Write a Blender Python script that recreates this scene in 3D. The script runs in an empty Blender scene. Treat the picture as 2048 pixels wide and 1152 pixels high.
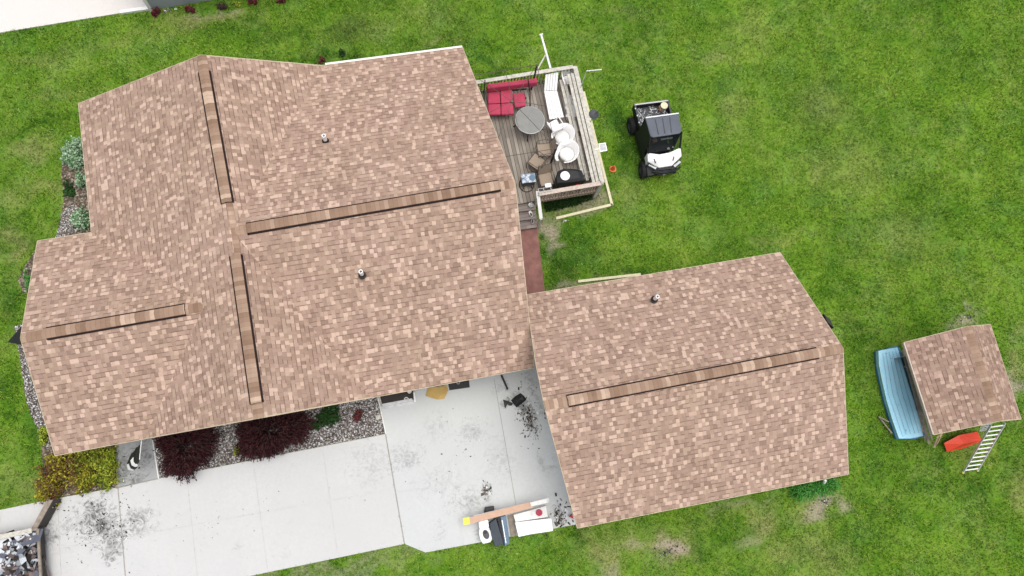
import bpy, math, random
import numpy as np
from mathutils import Vector, Matrix
random.seed(7); rng = np.random.default_rng(7)
sc = bpy.context.scene
C = sc.collection

# ------------------------------------------------------------------ camera
F, NX, NY, ANG, H = 1505.0, 889.0, 929.0, math.radians(11.92), 28.0
_n = Vector(((NX-1024)/F, -(NY-576)/F, -1)).normalized()
_up = -_n
_a = Vector((math.cos(ANG), math.sin(ANG), 0))
_X = (_a-_up*_a.dot(_up)).normalized(); _Y = _up.cross(_X)
CM = Matrix((_X, _Y, _up))                       # camera space -> world
cam = bpy.data.objects.new('camera', bpy.data.cameras.new('camera')); C.objects.link(cam)
cam.matrix_world = Matrix.Translation((0, 0, H)) @ CM.to_4x4()
cam.data.sensor_width = 36; cam.data.lens = F/2048*36
cam.data.clip_end = 2000; cam.data.clip_start = 0.1
sc.camera = cam
def W(px, py, z=0.0):
    """point of the photograph at a real height above the ground -> metres"""
    d = CM @ Vector(((px-1024)/F, -(py-576)/F, -1))
    return Vector((0, 0, H)) + d*((z-H)/d.z)

# ------------------------------------------------------------------ light
SUN_EL, SUN_AZ = math.radians(84), math.radians(110)     # azimuth clockwise from +Y
w = bpy.data.worlds.new('World'); sc.world = w; w.use_nodes = True
nt = w.node_tree; bg = nt.nodes['Background']
sky = nt.nodes.new('ShaderNodeTexSky'); sky.sky_type = 'NISHITA'; sky.sun_disc = False
sky.sun_elevation = SUN_EL; sky.sun_rotation = SUN_AZ; sky.dust_density = 4.0; sky.air_density = 0.8; sky.ozone_density = 0.6
hs = nt.nodes.new('ShaderNodeHueSaturation'); hs.inputs['Saturation'].default_value = .45          # thin cloud greys the sky
nt.links.new(sky.outputs[0], hs.inputs['Color']); nt.links.new(hs.outputs[0], bg.inputs[0]); bg.inputs[1].default_value = 0.15
sun = bpy.data.lights.new('sun', 'SUN'); sun.energy = 1.45; sun.angle = math.radians(55); sun.color = (1, .95, .88)
so = bpy.data.objects.new('sun', sun); C.objects.link(so)
sd = Vector((math.sin(SUN_AZ)*math.cos(SUN_EL), math.cos(SUN_AZ)*math.cos(SUN_EL), math.sin(SUN_EL)))
so.rotation_euler = sd.to_track_quat('Z', 'Y').to_euler(); so.location = sd*60
sc.view_settings.view_transform = 'Standard'; sc.view_settings.look = 'None'
sc.view_settings.exposure = 0.27; sc.view_settings.gamma = 1

# ------------------------------------------------------------------ materials
class NT:
    def __init__(s, name, rough=.8, metal=0, spec=.3):
        s.m = bpy.data.materials.new(name); s.m.use_nodes = True; s.t = s.m.node_tree
        s.b = s.t.nodes['Principled BSDF']; s.b.inputs['Roughness'].default_value = rough
        s.b.inputs['Metallic'].default_value = metal; s.b.inputs['Specular IOR Level'].default_value = spec
    def n(s, ty, **k):
        x = s.t.nodes.new(ty)
        for a, b in k.items(): setattr(x, a, b)
        return x
    def l(s, a, b): s.t.links.new(a, b)
    def setin(s, sock, v):
        if hasattr(v, 'is_output') or isinstance(v, bpy.types.NodeSocket): s.l(v, sock)
        else: sock.default_value = v
    def math(s, op, a, b=0.0, c=0.0, clamp=False):
        x = s.n('ShaderNodeMath', operation=op, use_clamp=clamp)
        s.setin(x.inputs[0], a); s.setin(x.inputs[1], b)
        if op in ('SMOOTH_MIN', 'MULTIPLY_ADD', 'COMPARE'): s.setin(x.inputs[2], c)
        return x.outputs[0]
    def mix(s, f, a, b, mode='MIX'):
        x = s.n('ShaderNodeMix', data_type='RGBA', blend_type=mode)
        s.setin(x.inputs[0], f); s.setin(x.inputs[6], col4(a)); s.setin(x.inputs[7], col4(b))
        return x.outputs[2]
    def noise(s, vec, scale, detail=3, rough=.55, dist=0):
        x = s.n('ShaderNodeTexNoise'); x.inputs['Scale'].default_value = scale; x.inputs['Detail'].default_value = detail
        x.inputs['Roughness'].default_value = rough; x.inputs['Distortion'].default_value = dist
        if vec is not None: s.l(vec, x.inputs['Vector'])
        return x.outputs[0]
    def ramp(s, f, stops, interp='LINEAR'):
        x = s.n('ShaderNodeValToRGB'); cr = x.color_ramp; cr.interpolation = interp
        while len(cr.elements) < len(stops): cr.elements.new(.5)
        for e, (p, c) in zip(cr.elements, stops): e.position = p; e.color = col4(c)
        s.l(f, x.inputs[0]); return x.outputs[0]
    def rng(s, v, a, b, c=0.0, d=1.0):
        x = s.n('ShaderNodeMapRange'); x.clamp = True
        s.setin(x.inputs[0], v)
        for i, q in enumerate((a, b, c, d)): x.inputs[i+1].default_value = q
        return x.outputs[0]
    def pos(s): return s.n('ShaderNodeNewGeometry').outputs['Position']
    def obj(s): return s.n('ShaderNodeTexCoord').outputs['Object']
    def island(s): return s.n('ShaderNodeNewGeometry').outputs['Random Per Island']
    def base(s, c): s.setin(s.b.inputs['Base Color'], col4(c)); return s
    def bump(s, h, st=.3, d=.02):
        x = s.n('ShaderNodeBump'); x.inputs['Strength'].default_value = st; x.inputs['Distance'].default_value = d
        s.l(h, x.inputs['Height']); s.l(x.outputs[0], s.b.inputs['Normal']); return s
def col4(c):
    if isinstance(c, (tuple, list)) and len(c) == 3: return (*c, 1)
    return c
def mul(c, k): return tuple(min(1, a*k) for a in c[:3])
def simple(name, c, rough=.7, metal=0, var=.18, scale=6, bump=0, spec=.3, dirt=None):
    """a surface of one colour with worn, uneven tone"""
    m = NT(name, rough, metal, spec); p = m.obj()
    f = m.noise(p, scale, 5, .65)
    col = m.mix(m.rng(f, .3, .7), mul(c, 1-var), mul(c, 1+var))
    if dirt:
        g = m.noise(p, scale*.45, 6, .7, .4)
        col = m.mix(m.rng(g, .52, .66, 0, dirt[1]), col, dirt[0])
    m.base(col)
    if bump: m.bump(m.noise(p, scale*6, 4), .4, bump)
    return m.m
MAT = {}
def leafmat(name, stops, scale=3.0, wi=.65, wn=.45):
    m = NT(name, .75, 0, .12)
    r = m.math('ADD', m.math('MULTIPLY', m.island(), wi), m.math('MULTIPLY', m.noise(m.pos(), scale, 3), wn))
    m.base(m.ramp(r, stops)); return m.m

# --- shingles (uv in metres: u along the course, v up the slope)
def shingle(name, tint=(1, 1, 1)):
    m = NT(name, .95, 0, .15)
    uv = m.n('ShaderNodeUVMap'); uv.uv_map = 'UVMap'
    sx = m.n('ShaderNodeSeparateXYZ'); m.l(uv.outputs[0], sx.inputs[0])
    u, v = sx.outputs[0], sx.outputs[1]
    EXP, TAB = .148, .126
    vr = m.math('DIVIDE', v, EXP); row = m.math('FLOOR', vr); fv = m.math('FRACT', vr)
    wr = m.n('ShaderNodeTexWhiteNoise', noise_dimensions='1D'); m.l(row, wr.inputs['W'])
    # wobble so that tabs have uneven widths
    uu = m.math('ADD', m.math('DIVIDE', u, TAB), m.math('MULTIPLY', wr.outputs['Value'], 7.31))
    cmb0 = m.n('ShaderNodeCombineXYZ'); m.l(uu, cmb0.inputs[0]); m.l(m.math('MULTIPLY', row, 3.7), cmb0.inputs[1])
    wob = m.noise(cmb0.outputs[0], .9, 1)
    uu = m.math('ADD', uu, m.math('MULTIPLY', wob, .35))
    cell = m.math('FLOOR', uu); fu = m.math('FRACT', uu)
    cmb = m.n('ShaderNodeCombineXYZ'); m.l(cell, cmb.inputs[0]); m.l(row, cmb.inputs[1])
    wn = m.n('ShaderNodeTexWhiteNoise', noise_dimensions='2D'); m.l(cmb.outputs[0], wn.inputs['Vector'])
    r = wn.outputs['Value']
    k = tint
    T = lambda a, b, c: (a*k[0]*.945, b*k[1]*.918, c*k[2]*.895)
    c = m.ramp(r, [(0, T(.30, .21, .168)), (.07, T(.355, .252, .203)), (.24, T(.385, .275, .222)), (.46, T(.42, .30, .245)), (.64, T(.44, .33, .262)),
                   (.74, T(.475, .345, .285)), (.80, T(.535, .395, .325)), (.90, T(.61, .46, .38))], 'CONSTANT')
    # broad batch tone and granules
    big = m.noise(m.pos(), .55, 3); c = m.mix(m.rng(big, .35, .65, 0, .5), c, m.mix(1, c, (.90, .91, .84), 'MULTIPLY'))
    gr = m.noise(m.pos(), 60, 3, .8); c = m.mix(.8, c, m.mix(1, c, m.ramp(gr, [(.3, (.72, .72, .72)), (.7, (1.25, 1.25, 1.25))]), 'MULTIPLY'))
    # laminated tabs: dark dashes paint the shadow line under about half of the laps
    sep = m.n('ShaderNodeSeparateColor'); m.l(wn.outputs['Color'], sep.inputs[0])
    low = m.math('LESS_THAN', fv, .19); cut = m.math('MULTIPLY', m.rng(sep.outputs[1], .42, .60, .06, 1), low)
    side = m.math('MULTIPLY', m.math('LESS_THAN', fu, .12), m.rng(sep.outputs[2], .5, .9, .0, .6))
    dk = m.math('MAXIMUM', cut, side)
    c = m.mix(m.math('MULTIPLY', dk, .70), c, T(.15, .095, .075))
    m.base(c)
    h = m.math('ADD', m.math('MULTIPLY', fv, -.6), m.math('MULTIPLY', r, .5))
    m.bump(h, .35, .012)
    return m.m
MAT['shingle'] = shingle('roof_shingles')
MAT['shingle_dull'] = shingle('shed_shingles', (.86, .84, .84))
def capmat():
    m = NT('ridge_cap_shingles', .95, 0, .15)
    uv = m.n('ShaderNodeUVMap'); uv.uv_map = 'UVMap'
    sx = m.n('ShaderNodeSeparateXYZ'); m.l(uv.outputs[0], sx.inputs[0])
    d = m.math('DIVIDE', sx.outputs[0], .145); cell = m.math('FLOOR', d); fr = m.math('FRACT', d)
    wn = m.n('ShaderNodeTexWhiteNoise', noise_dimensions='1D'); m.l(cell, wn.inputs['W'])
    w2 = m.noise(m.pos(), 1.6, 3)
    r = m.math('ADD', m.math('MULTIPLY', wn.outputs[0], .6), m.math('MULTIPLY', w2, .4))
    c = m.ramp(r, [(.1, (.20, .125, .085)), (.3, (.28, .185, .128)), (.45, (.315, .21, .15)), (.6, (.36, .25, .18)), (.72, (.40, .285, .21)), (.80, (.54, .40, .30))], 'LINEAR')
    c = m.mix(m.math('MULTIPLY', m.math('LESS_THAN', fr, .10), .35), c, (.14, .09, .07))
    gr = m.noise(m.pos(), 60, 3, .8); c = m.mix(.6, c, m.mix(1, c, m.ramp(gr, [(.3, (.75, .75, .75)), (.7, (1.2, 1.2, 1.2))]), 'MULTIPLY'))
    m.base(c); return m.m
MAT['cap'] = capmat()

# --- concrete with blotchy dirt and some painted shade
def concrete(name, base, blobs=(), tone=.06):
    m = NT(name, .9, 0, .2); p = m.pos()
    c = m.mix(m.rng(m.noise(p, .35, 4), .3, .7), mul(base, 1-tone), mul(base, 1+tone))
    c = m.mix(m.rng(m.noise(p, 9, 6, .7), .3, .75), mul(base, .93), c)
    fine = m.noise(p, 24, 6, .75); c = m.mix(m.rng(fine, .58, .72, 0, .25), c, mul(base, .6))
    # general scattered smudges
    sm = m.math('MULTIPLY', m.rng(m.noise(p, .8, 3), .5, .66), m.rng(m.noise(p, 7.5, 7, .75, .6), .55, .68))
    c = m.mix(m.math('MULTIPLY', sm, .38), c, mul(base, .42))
    grit = m.noise(p, 3.6, 10, .74, 2.2)
    for (px, py, rx, ry, rot, st, colr) in blobs:
        q = W(px, py, 0.04)
        mp = m.n('ShaderNodeMapping', vector_type='TEXTURE'); m.l(p, mp.inputs[0])
        mp.inputs['Location'].default_value = (q.x, q.y, 0.04); mp.inputs['Rotation'].default_value = (0, 0, math.radians(rot))
        mp.inputs['Scale'].default_value = (rx/54, ry/54, 1)
        ln = m.n('ShaderNodeVectorMath', operation='LENGTH'); m.l(mp.outputs[0], ln.inputs[0])
        d = m.math('ADD', ln.outputs['Value'], m.math('MULTIPLY', m.math('SUBTRACT', m.noise(p, 2.2, 3), .5), 1.2))
        fall = m.rng(d, 1.15, .1, 0, 1)
        k = m.math('MULTIPLY', m.rng(fall, .02, .35), m.rng(m.math('ADD', m.math('MULTIPLY', fall, .72*min(1.15, .45+.6*st)), m.math('MULTIPLY', grit, 3.2)), 1.88, 2.85))
        k = m.math('MULTIPLY', k, min(1, .45+.55*st))
        c = m.mix(m.math('MINIMUM', k, .93), c, colr)
    m.base(c); m.bump(fine, .15, .004)
    return m.m
GREY = (.10, .10, .095)
MAT['drive'] = concrete('driveway_concrete', (.565, .57, .565), [
    (200, 1045, 46, 66, 12, 1.1, GREY), (268, 1038, 56, 24, 15, .95, GREY), (222, 1095, 26, 40, 0, 1.1, GREY), (190, 1020, 30, 30, 0, .9, GREY), (285, 1060, 40, 18, 0, .7, GREY),
    (150, 1055, 60, 36, 0, .7, GREY), (92, 1072, 26, 30, 0, .85, GREY), (215, 985, 26, 14, 0, .5, GREY),
    (740, 925, 70, 60, 0, .55, (.3, .3, .3)), (475, 1095, 12, 12, 0, .35, GREY), (60, 1000, 20, 20, 0, .2, GREY)])
MAT['pad'] = concrete('patio_concrete', (.555, .575, .57), [
    (1045, 812, 22, 60, 28, 1.1, (.05, .048, .045)), (1062, 850, 12, 28, 24, 1.0, (.05, .05, .045)), (1012, 805, 18, 12, 20, .9, (.05, .05, .045)),
    (1075, 800, 12, 85, 14, .75, (.11, .115, .11)), (1063, 760, 22, 30, 14, .6, (.12, .13, .13)),  # shade in the gap between house and garage, painted into the concrete
    (973, 980, 13, 22, 0, 1.0, (.06, .055, .045)), (940, 1000, 60, 34, 0, .8, (.22, .22, .22)), (812, 915, 46, 36, 0, .8, (.22, .22, .23)),
    (945, 862, 40, 30, 0, .75, (.22, .22, .23)), (880, 960, 70, 50, 0, .45, (.3, .3, .31)), (870, 855, 50, 40, 0, .5, (.3, .3, .31)), (1000, 920, 50, 60, 0, .5, (.3, .3, .31)), (1118, 1030, 18, 34, 15, .8, (.07, .068, .06)), (1100, 935, 16, 8, 0, .7, GREY),
    (1085, 930, 10, 40, 14, .45, GREY), (845, 770, 40, 14, 0, .35, (.2, .2, .22)), (880, 1060, 20, 30, 0, .3, GREY), (955, 1065, 10, 26, 0, .5, (.1, .09, .08)), (1000, 775, 26, 20, 0, .5, GREY)])
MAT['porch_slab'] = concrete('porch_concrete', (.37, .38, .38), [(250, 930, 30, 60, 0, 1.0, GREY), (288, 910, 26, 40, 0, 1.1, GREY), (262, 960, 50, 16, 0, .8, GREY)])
MAT['neigh_drive'] = concrete('pale_concrete', (.69, .66, .63), [], .03)
MAT['joint'] = simple('joint_dark', (.33, .32, .30), .95)
MAT['joint_dim'] = simple('joint_pale', (.53, .525, .515), .95)

def stamped():
    m = NT('stamped_red_walk', .8, 0, .3); p = m.pos()
    c = m.mix(m.rng(m.noise(p, 2.5, 5, .6), .3, .7), (.17, .080, .070), (.30, .145, .122))
    sx = m.n('ShaderNodeSeparateXYZ'); m.l(p, sx.inputs[0])
    g = m.math('ABSOLUTE', m.math('SINE', m.math('MULTIPLY', sx.outputs[0], 46)))
    c = m.mix(m.rng(g, .25, .0, 0, .35), c, (.09, .04, .04)); m.base(c); m.bump(g, .2, .01); return m.m
MAT['walk'] = stamped()

def boards(name, c1, c2, axis=0, width=.14, gap=.09, grey=(.2, .18, .16)):
    m = NT(name, .85, 0, .2); p = m.pos()
    sx = m.n('ShaderNodeSeparateXYZ'); m.l(p, sx.inputs[0]); a = sx.outputs[axis]; o = sx.outputs[1-axis]
    d = m.math('DIVIDE', a, width); cell = m.math('FLOOR', d); fr = m.math('FRACT', d)
    seg = m.math('FLOOR', m.math('ADD', m.math('DIVIDE', o, 3.1), m.math('MULTIPLY', cell, .37)))
    cmb = m.n('ShaderNodeCombineXYZ'); m.l(cell, cmb.inputs[0]); m.l(seg, cmb.inputs[1])
    wn = m.n('ShaderNodeTexWhiteNoise', noise_dimensions='2D'); m.l(cmb.outputs[0], wn.inputs[0])
    mp = m.n('ShaderNodeMapping'); m.l(p, mp.inputs[0]); mp.inputs['Scale'].default_value = (14, 1.2, 1) if axis == 0 else (1.2, 14, 1)
    gr = m.noise(mp.outputs[0], 2.0, 6, .7)
    f = m.math('ADD', m.math('MULTIPLY', wn.outputs[0], .55), m.math('MULTIPLY', gr, .5))
    c = m.mix(m.rng(f, .2, .85), c1, c2)
    c = m.mix(m.rng(m.noise(p, 1.3, 4), .45, .7, 0, .5), c, grey)
    c = m.mix(m.math('LESS_THAN', fr, gap), c, (.02, .017, .013)); m.base(c); return m.m
MAT['deck'] = boards('weathered_deck_boards', (.18, .155, .13), (.42, .38, .325), 0, .14, .10)
MAT['tread'] = boards('stair_tread_wood', (.20, .16, .15), (.33, .28, .26), 1, .14, .06)
MAT['siding'] = simple('pale_vinyl_siding', (.55, .52, .46), .6)
MAT['grey_siding'] = boards('grey_lap_siding', (.30, .33, .35), (.36, .39, .41), 1, .6, .0, (.30, .32, .34))
MAT['fascia'] = simple('cream_drip_edge', (.50, .43, .30), .6)
MAT['white'] = simple('white_paint', (.80, .80, .78), .45, var=.05)
MAT['white_dirty'] = simple('dirty_white', (.74, .74, .72), .6, var=.08, dirt=((.42, .41, .38), .5))
MAT['raildull'] = simple('weathered_rail_wood', (.52, .50, .44), .85, var=.25, scale=9, dirt=((.22, .20, .17), .5))
MAT['railwarm'] = simple('rail_cap_bare_wood', (.52, .44, .38), .85, var=.2, scale=9)
MAT['baluster'] = simple('reddish_balusters', (.46, .34, .28), .85, var=.3, scale=9)
MAT['timber'] = simple('pale_new_timber', (.66, .62, .42), .8, var=.12, scale=9)
MAT['wood'] = simple('grey_old_wood', (.27, .23, .19), .9, var=.3, scale=8)
MAT['woodwarm'] = simple('tan_wood', (.47, .34, .22), .85, var=.2, scale=8)
MAT['black'] = simple('black_plastic', (.018, .018, .020), .5, var=.3)
MAT['rubber'] = simple('tyre_rubber', (.022, .022, .023), .85, var=.3, bump=.01)
MAT['darkgrey'] = simple('dark_grey_plastic', (.06, .065, .072), .5, var=.2)
MAT['slate'] = simple('slate_roof_plastic', (.085, .10, .125), .4, var=.12, scale=3)
MAT['steel'] = simple('dull_steel', (.45, .46, .47), .5, .3)
MAT['blackmetal'] = simple('black_metal', (.03, .026, .024), .5, .3)
MAT['bronze'] = simple('bronze_frame_metal', (.13, .105, .085), .5, .3)
MAT['sling'] = simple('taupe_sling_fabric', (.33, .265, .205), .9, var=.1, scale=20)
MAT['red'] = simple('crimson_cushion', (.44, .055, .105), .85, var=.16, scale=3)
MAT['redplastic'] = simple('red_plastic', (.68, .065, .03), .4, var=.1, scale=2)
MAT['redlid'] = simple('dark_red_lid', (.33, .012, .025), .4)
MAT['orange'] = simple('orange_plastic', (.72, .16, .05), .5)
MAT['yellow'] = simple('yellow_paper', (.80, .66, .12), .8)
MAT['pink'] = simple('pink_cardboard', (.55, .37, .27), .9, var=.08)
MAT['cardboard'] = simple('cardboard_tan', (.50, .34, .12), .9, var=.12, scale=3)
MAT['glass_table'] = simple('frosted_table_glass', (.20, .205, .19), .25, var=.12, scale=4, spec=.5)
MAT['wind'] = simple('dark_window_glass', (.012, .014, .018), .08, spec=.6)
MAT['bluegrey'] = simple('blue_grey_plastic', (.10, .17, .25), .35, var=.15, scale=3)
MAT['navy'] = simple('navy_black_vinyl', (.045, .058, .072), .5, var=.2, scale=3)
MAT['mat'] = simple('black_rubber_mat', (.045, .045, .047), .9, var=.25, scale=12)
MAT['chrome'] = simple('bare_aluminium', (.62, .63, .64), .4, .35, var=.08)
MAT['whitebright'] = simple('white_plastic', (.84, .84, .84), .35, var=.04)
MAT['tan'] = simple('tan_leather', (.36, .22, .12), .7)
MAT['shadowed'] = simple('vent_gap_dark', (.022, .012, .010), .95)
MAT['dirtysoil'] = simple('dry_soil', (.26, .21, .15), .95, var=.35, scale=6, bump=.02)
def boatmat():
    m = NT('faded_blue_hull', .5, 0, .3); p = m.obj()
    c = m.mix(m.rng(m.noise(p, 1.5, 4), .3, .7), (.38, .72, .90), (.48, .80, .94))
    c = m.mix(m.rng(m.noise(p, 5, 7, .75), .60, .68, 0, .7), c, (.17, .16, .15)); m.base(c); return m.m
MAT['boat'] = boatmat()
MAT['boatdark'] = simple('blue_gunwale', (.035, .17, .32), .5, var=.3, scale=4, dirt=((.10, .07, .05), .7))
def speckle(name, stops, scale=30):
    m = NT(name, .9, 0, .3); v = m.n('ShaderNodeTexVoronoi'); v.inputs['Scale'].default_value = scale; m.l(m.pos(), v.inputs[0])
    s = m.n('ShaderNodeSeparateColor'); m.l(v.outputs['Color'], s.inputs[0]); m.base(m.ramp(s.outputs[0], stops, 'CONSTANT')); return m.m
MAT['gravelbed'] = speckle('gravel_bed', [(0, (.05, .04, .035)), (.35, (.11, .085, .07)), (.65, (.20, .16, .14)), (.85, (.42, .40, .38))], 22)
MAT['mulch'] = speckle('mulch', [(0, (.07, .055, .04)), (.4, (.13, .10, .07)), (.7, (.22, .18, .14)), (.9, (.34, .31, .26))], 20)
def islmat(name, stops):
    m = NT(name, .85, 0, .3); m.base(m.ramp(m.island(), stops, 'CONSTANT')); return m.m
MAT['pebble'] = islmat('pebbles', [(0, (.06, .052, .045)), (.25, (.13, .11, .10)), (.5, (.23, .21, .20)), (.68, (.38, .38, .38)), (.84, (.58, .59, .60)), (.95, (.76, .77, .79))])
MAT['debris'] = islmat('mixed_debris', [(0, (.025, .022, .02)), (.22, (.11, .085, .08)), (.40, (.20, .15, .14)), (.52, (.30, .33, .36)), (.66, (.40, .45, .49)), (.78, (.62, .65, .68)), (.93, (.12, .13, .17))])
MAT['scrap'] = islmat('ground_scraps', [(0, (.03, .028, .025)), (.4, (.10, .085, .07)), (.7, (.30, .28, .26)), (.9, (.7, .7, .7))])
MAT['l_barberry'] = leafmat('barberry_leaves', [(.1, (.008, .003, .004)), (.45, (.026, .006, .009)), (.7, (.055, .012, .017)), (.95, (.11, .028, .034))])
MAT['l_red'] = leafmat('red_leaves', [(.1, (.04, .01, .01)), (.5, (.11, .022, .025)), (.9, (.26, .08, .08))])
MAT['l_hosta'] = leafmat('variegated_leaves', [(.15, (.05, .13, .05)), (.45, (.13, .27, .12)), (.65, (.33, .48, .30)), (.95, (.58, .68, .52))])
MAT['l_yellow'] = leafmat('gold_leaves', [(.20, (.04, .020, .014)), (.50, (.15, .065, .045)), (.62, (.14, .12, .02)), (.76, (.28, .25, .02)), (1.05, (.58, .54, .06))], 2.2, .42, .85)
MAT['l_goldgreen'] = leafmat('gold_green_leaves', [(.15, (.03, .04, .012)), (.40, (.07, .10, .012)), (.60, (.17, .21, .02)), (.74, (.30, .32, .03)), (.98, (.52, .52, .06))], 3.0, .55, .65)
MAT['l_lime'] = leafmat('lime_leaves', [(.1, (.08, .14, .01)), (.5, (.25, .33, .03)), (.95, (.45, .52, .07))])
MAT['l_green'] = leafmat('green_leaves', [(.1, (.008, .022, .007)), (.5, (.018, .055, .014)), (.95, (.05, .12, .028))])
MAT['l_lily'] = leafmat('lily_leaves', [(.1, (.02, .10, .015)), (.5, (.05, .22, .035)), (.95, (.14, .38, .08))])
MAT['stem'] = simple('woody_stem', (.07, .045, .035), .9)

def grassmat():
    m = NT('lawn_grass', .9, 0, .1); p = m.pos()
    at = m.n('ShaderNodeAttribute', attribute_name='patch'); s = m.n('ShaderNodeSeparateColor'); m.l(at.outputs['Color'], s.inputs[0])
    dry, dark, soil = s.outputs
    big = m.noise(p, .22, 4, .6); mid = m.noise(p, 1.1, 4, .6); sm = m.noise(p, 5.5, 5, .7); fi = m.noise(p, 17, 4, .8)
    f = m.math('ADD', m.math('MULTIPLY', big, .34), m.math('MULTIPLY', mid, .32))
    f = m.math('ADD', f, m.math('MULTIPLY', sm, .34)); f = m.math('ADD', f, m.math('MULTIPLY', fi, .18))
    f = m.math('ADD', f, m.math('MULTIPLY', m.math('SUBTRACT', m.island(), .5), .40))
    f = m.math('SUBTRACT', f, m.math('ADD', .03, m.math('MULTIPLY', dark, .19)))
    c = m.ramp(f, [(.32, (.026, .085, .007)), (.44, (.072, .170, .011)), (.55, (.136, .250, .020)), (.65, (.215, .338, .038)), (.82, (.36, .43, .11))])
    c = m.mix(m.rng(m.noise(p, .8, 3), .50, .66, 0, .45), c, m.mix(1, c, (.92, 1.0, 2.2), 'MULTIPLY'))
    dn = m.math('MULTIPLY', m.rng(m.noise(p, 1.9, 5, .65), .42, .68), .42)
    dn = m.math('MULTIPLY', dn, m.rng(m.noise(p, .3, 2), .42, .6))
    c = m.mix(dn, c, m.mix(m.rng(fi, .3, .7), (.19, .27, .045), (.34, .41, .12)))
    dd = m.math('MULTIPLY', dry, m.rng(sm, .25, .6, .35, 1))
    c = m.mix(dd, c, m.mix(m.rng(fi, .3, .7), (.22, .21, .065), (.42, .38, .20)))
    c = m.mix(m.math('MULTIPLY', soil, m.rng(sm, .3, .5, .5, 1)), c, m.mix(m.rng(fi, .3, .7), (.16, .12, .075), (.46, .41, .33)))
    m.base(c); return m.m
MAT['grass'] = grassmat()

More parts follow.
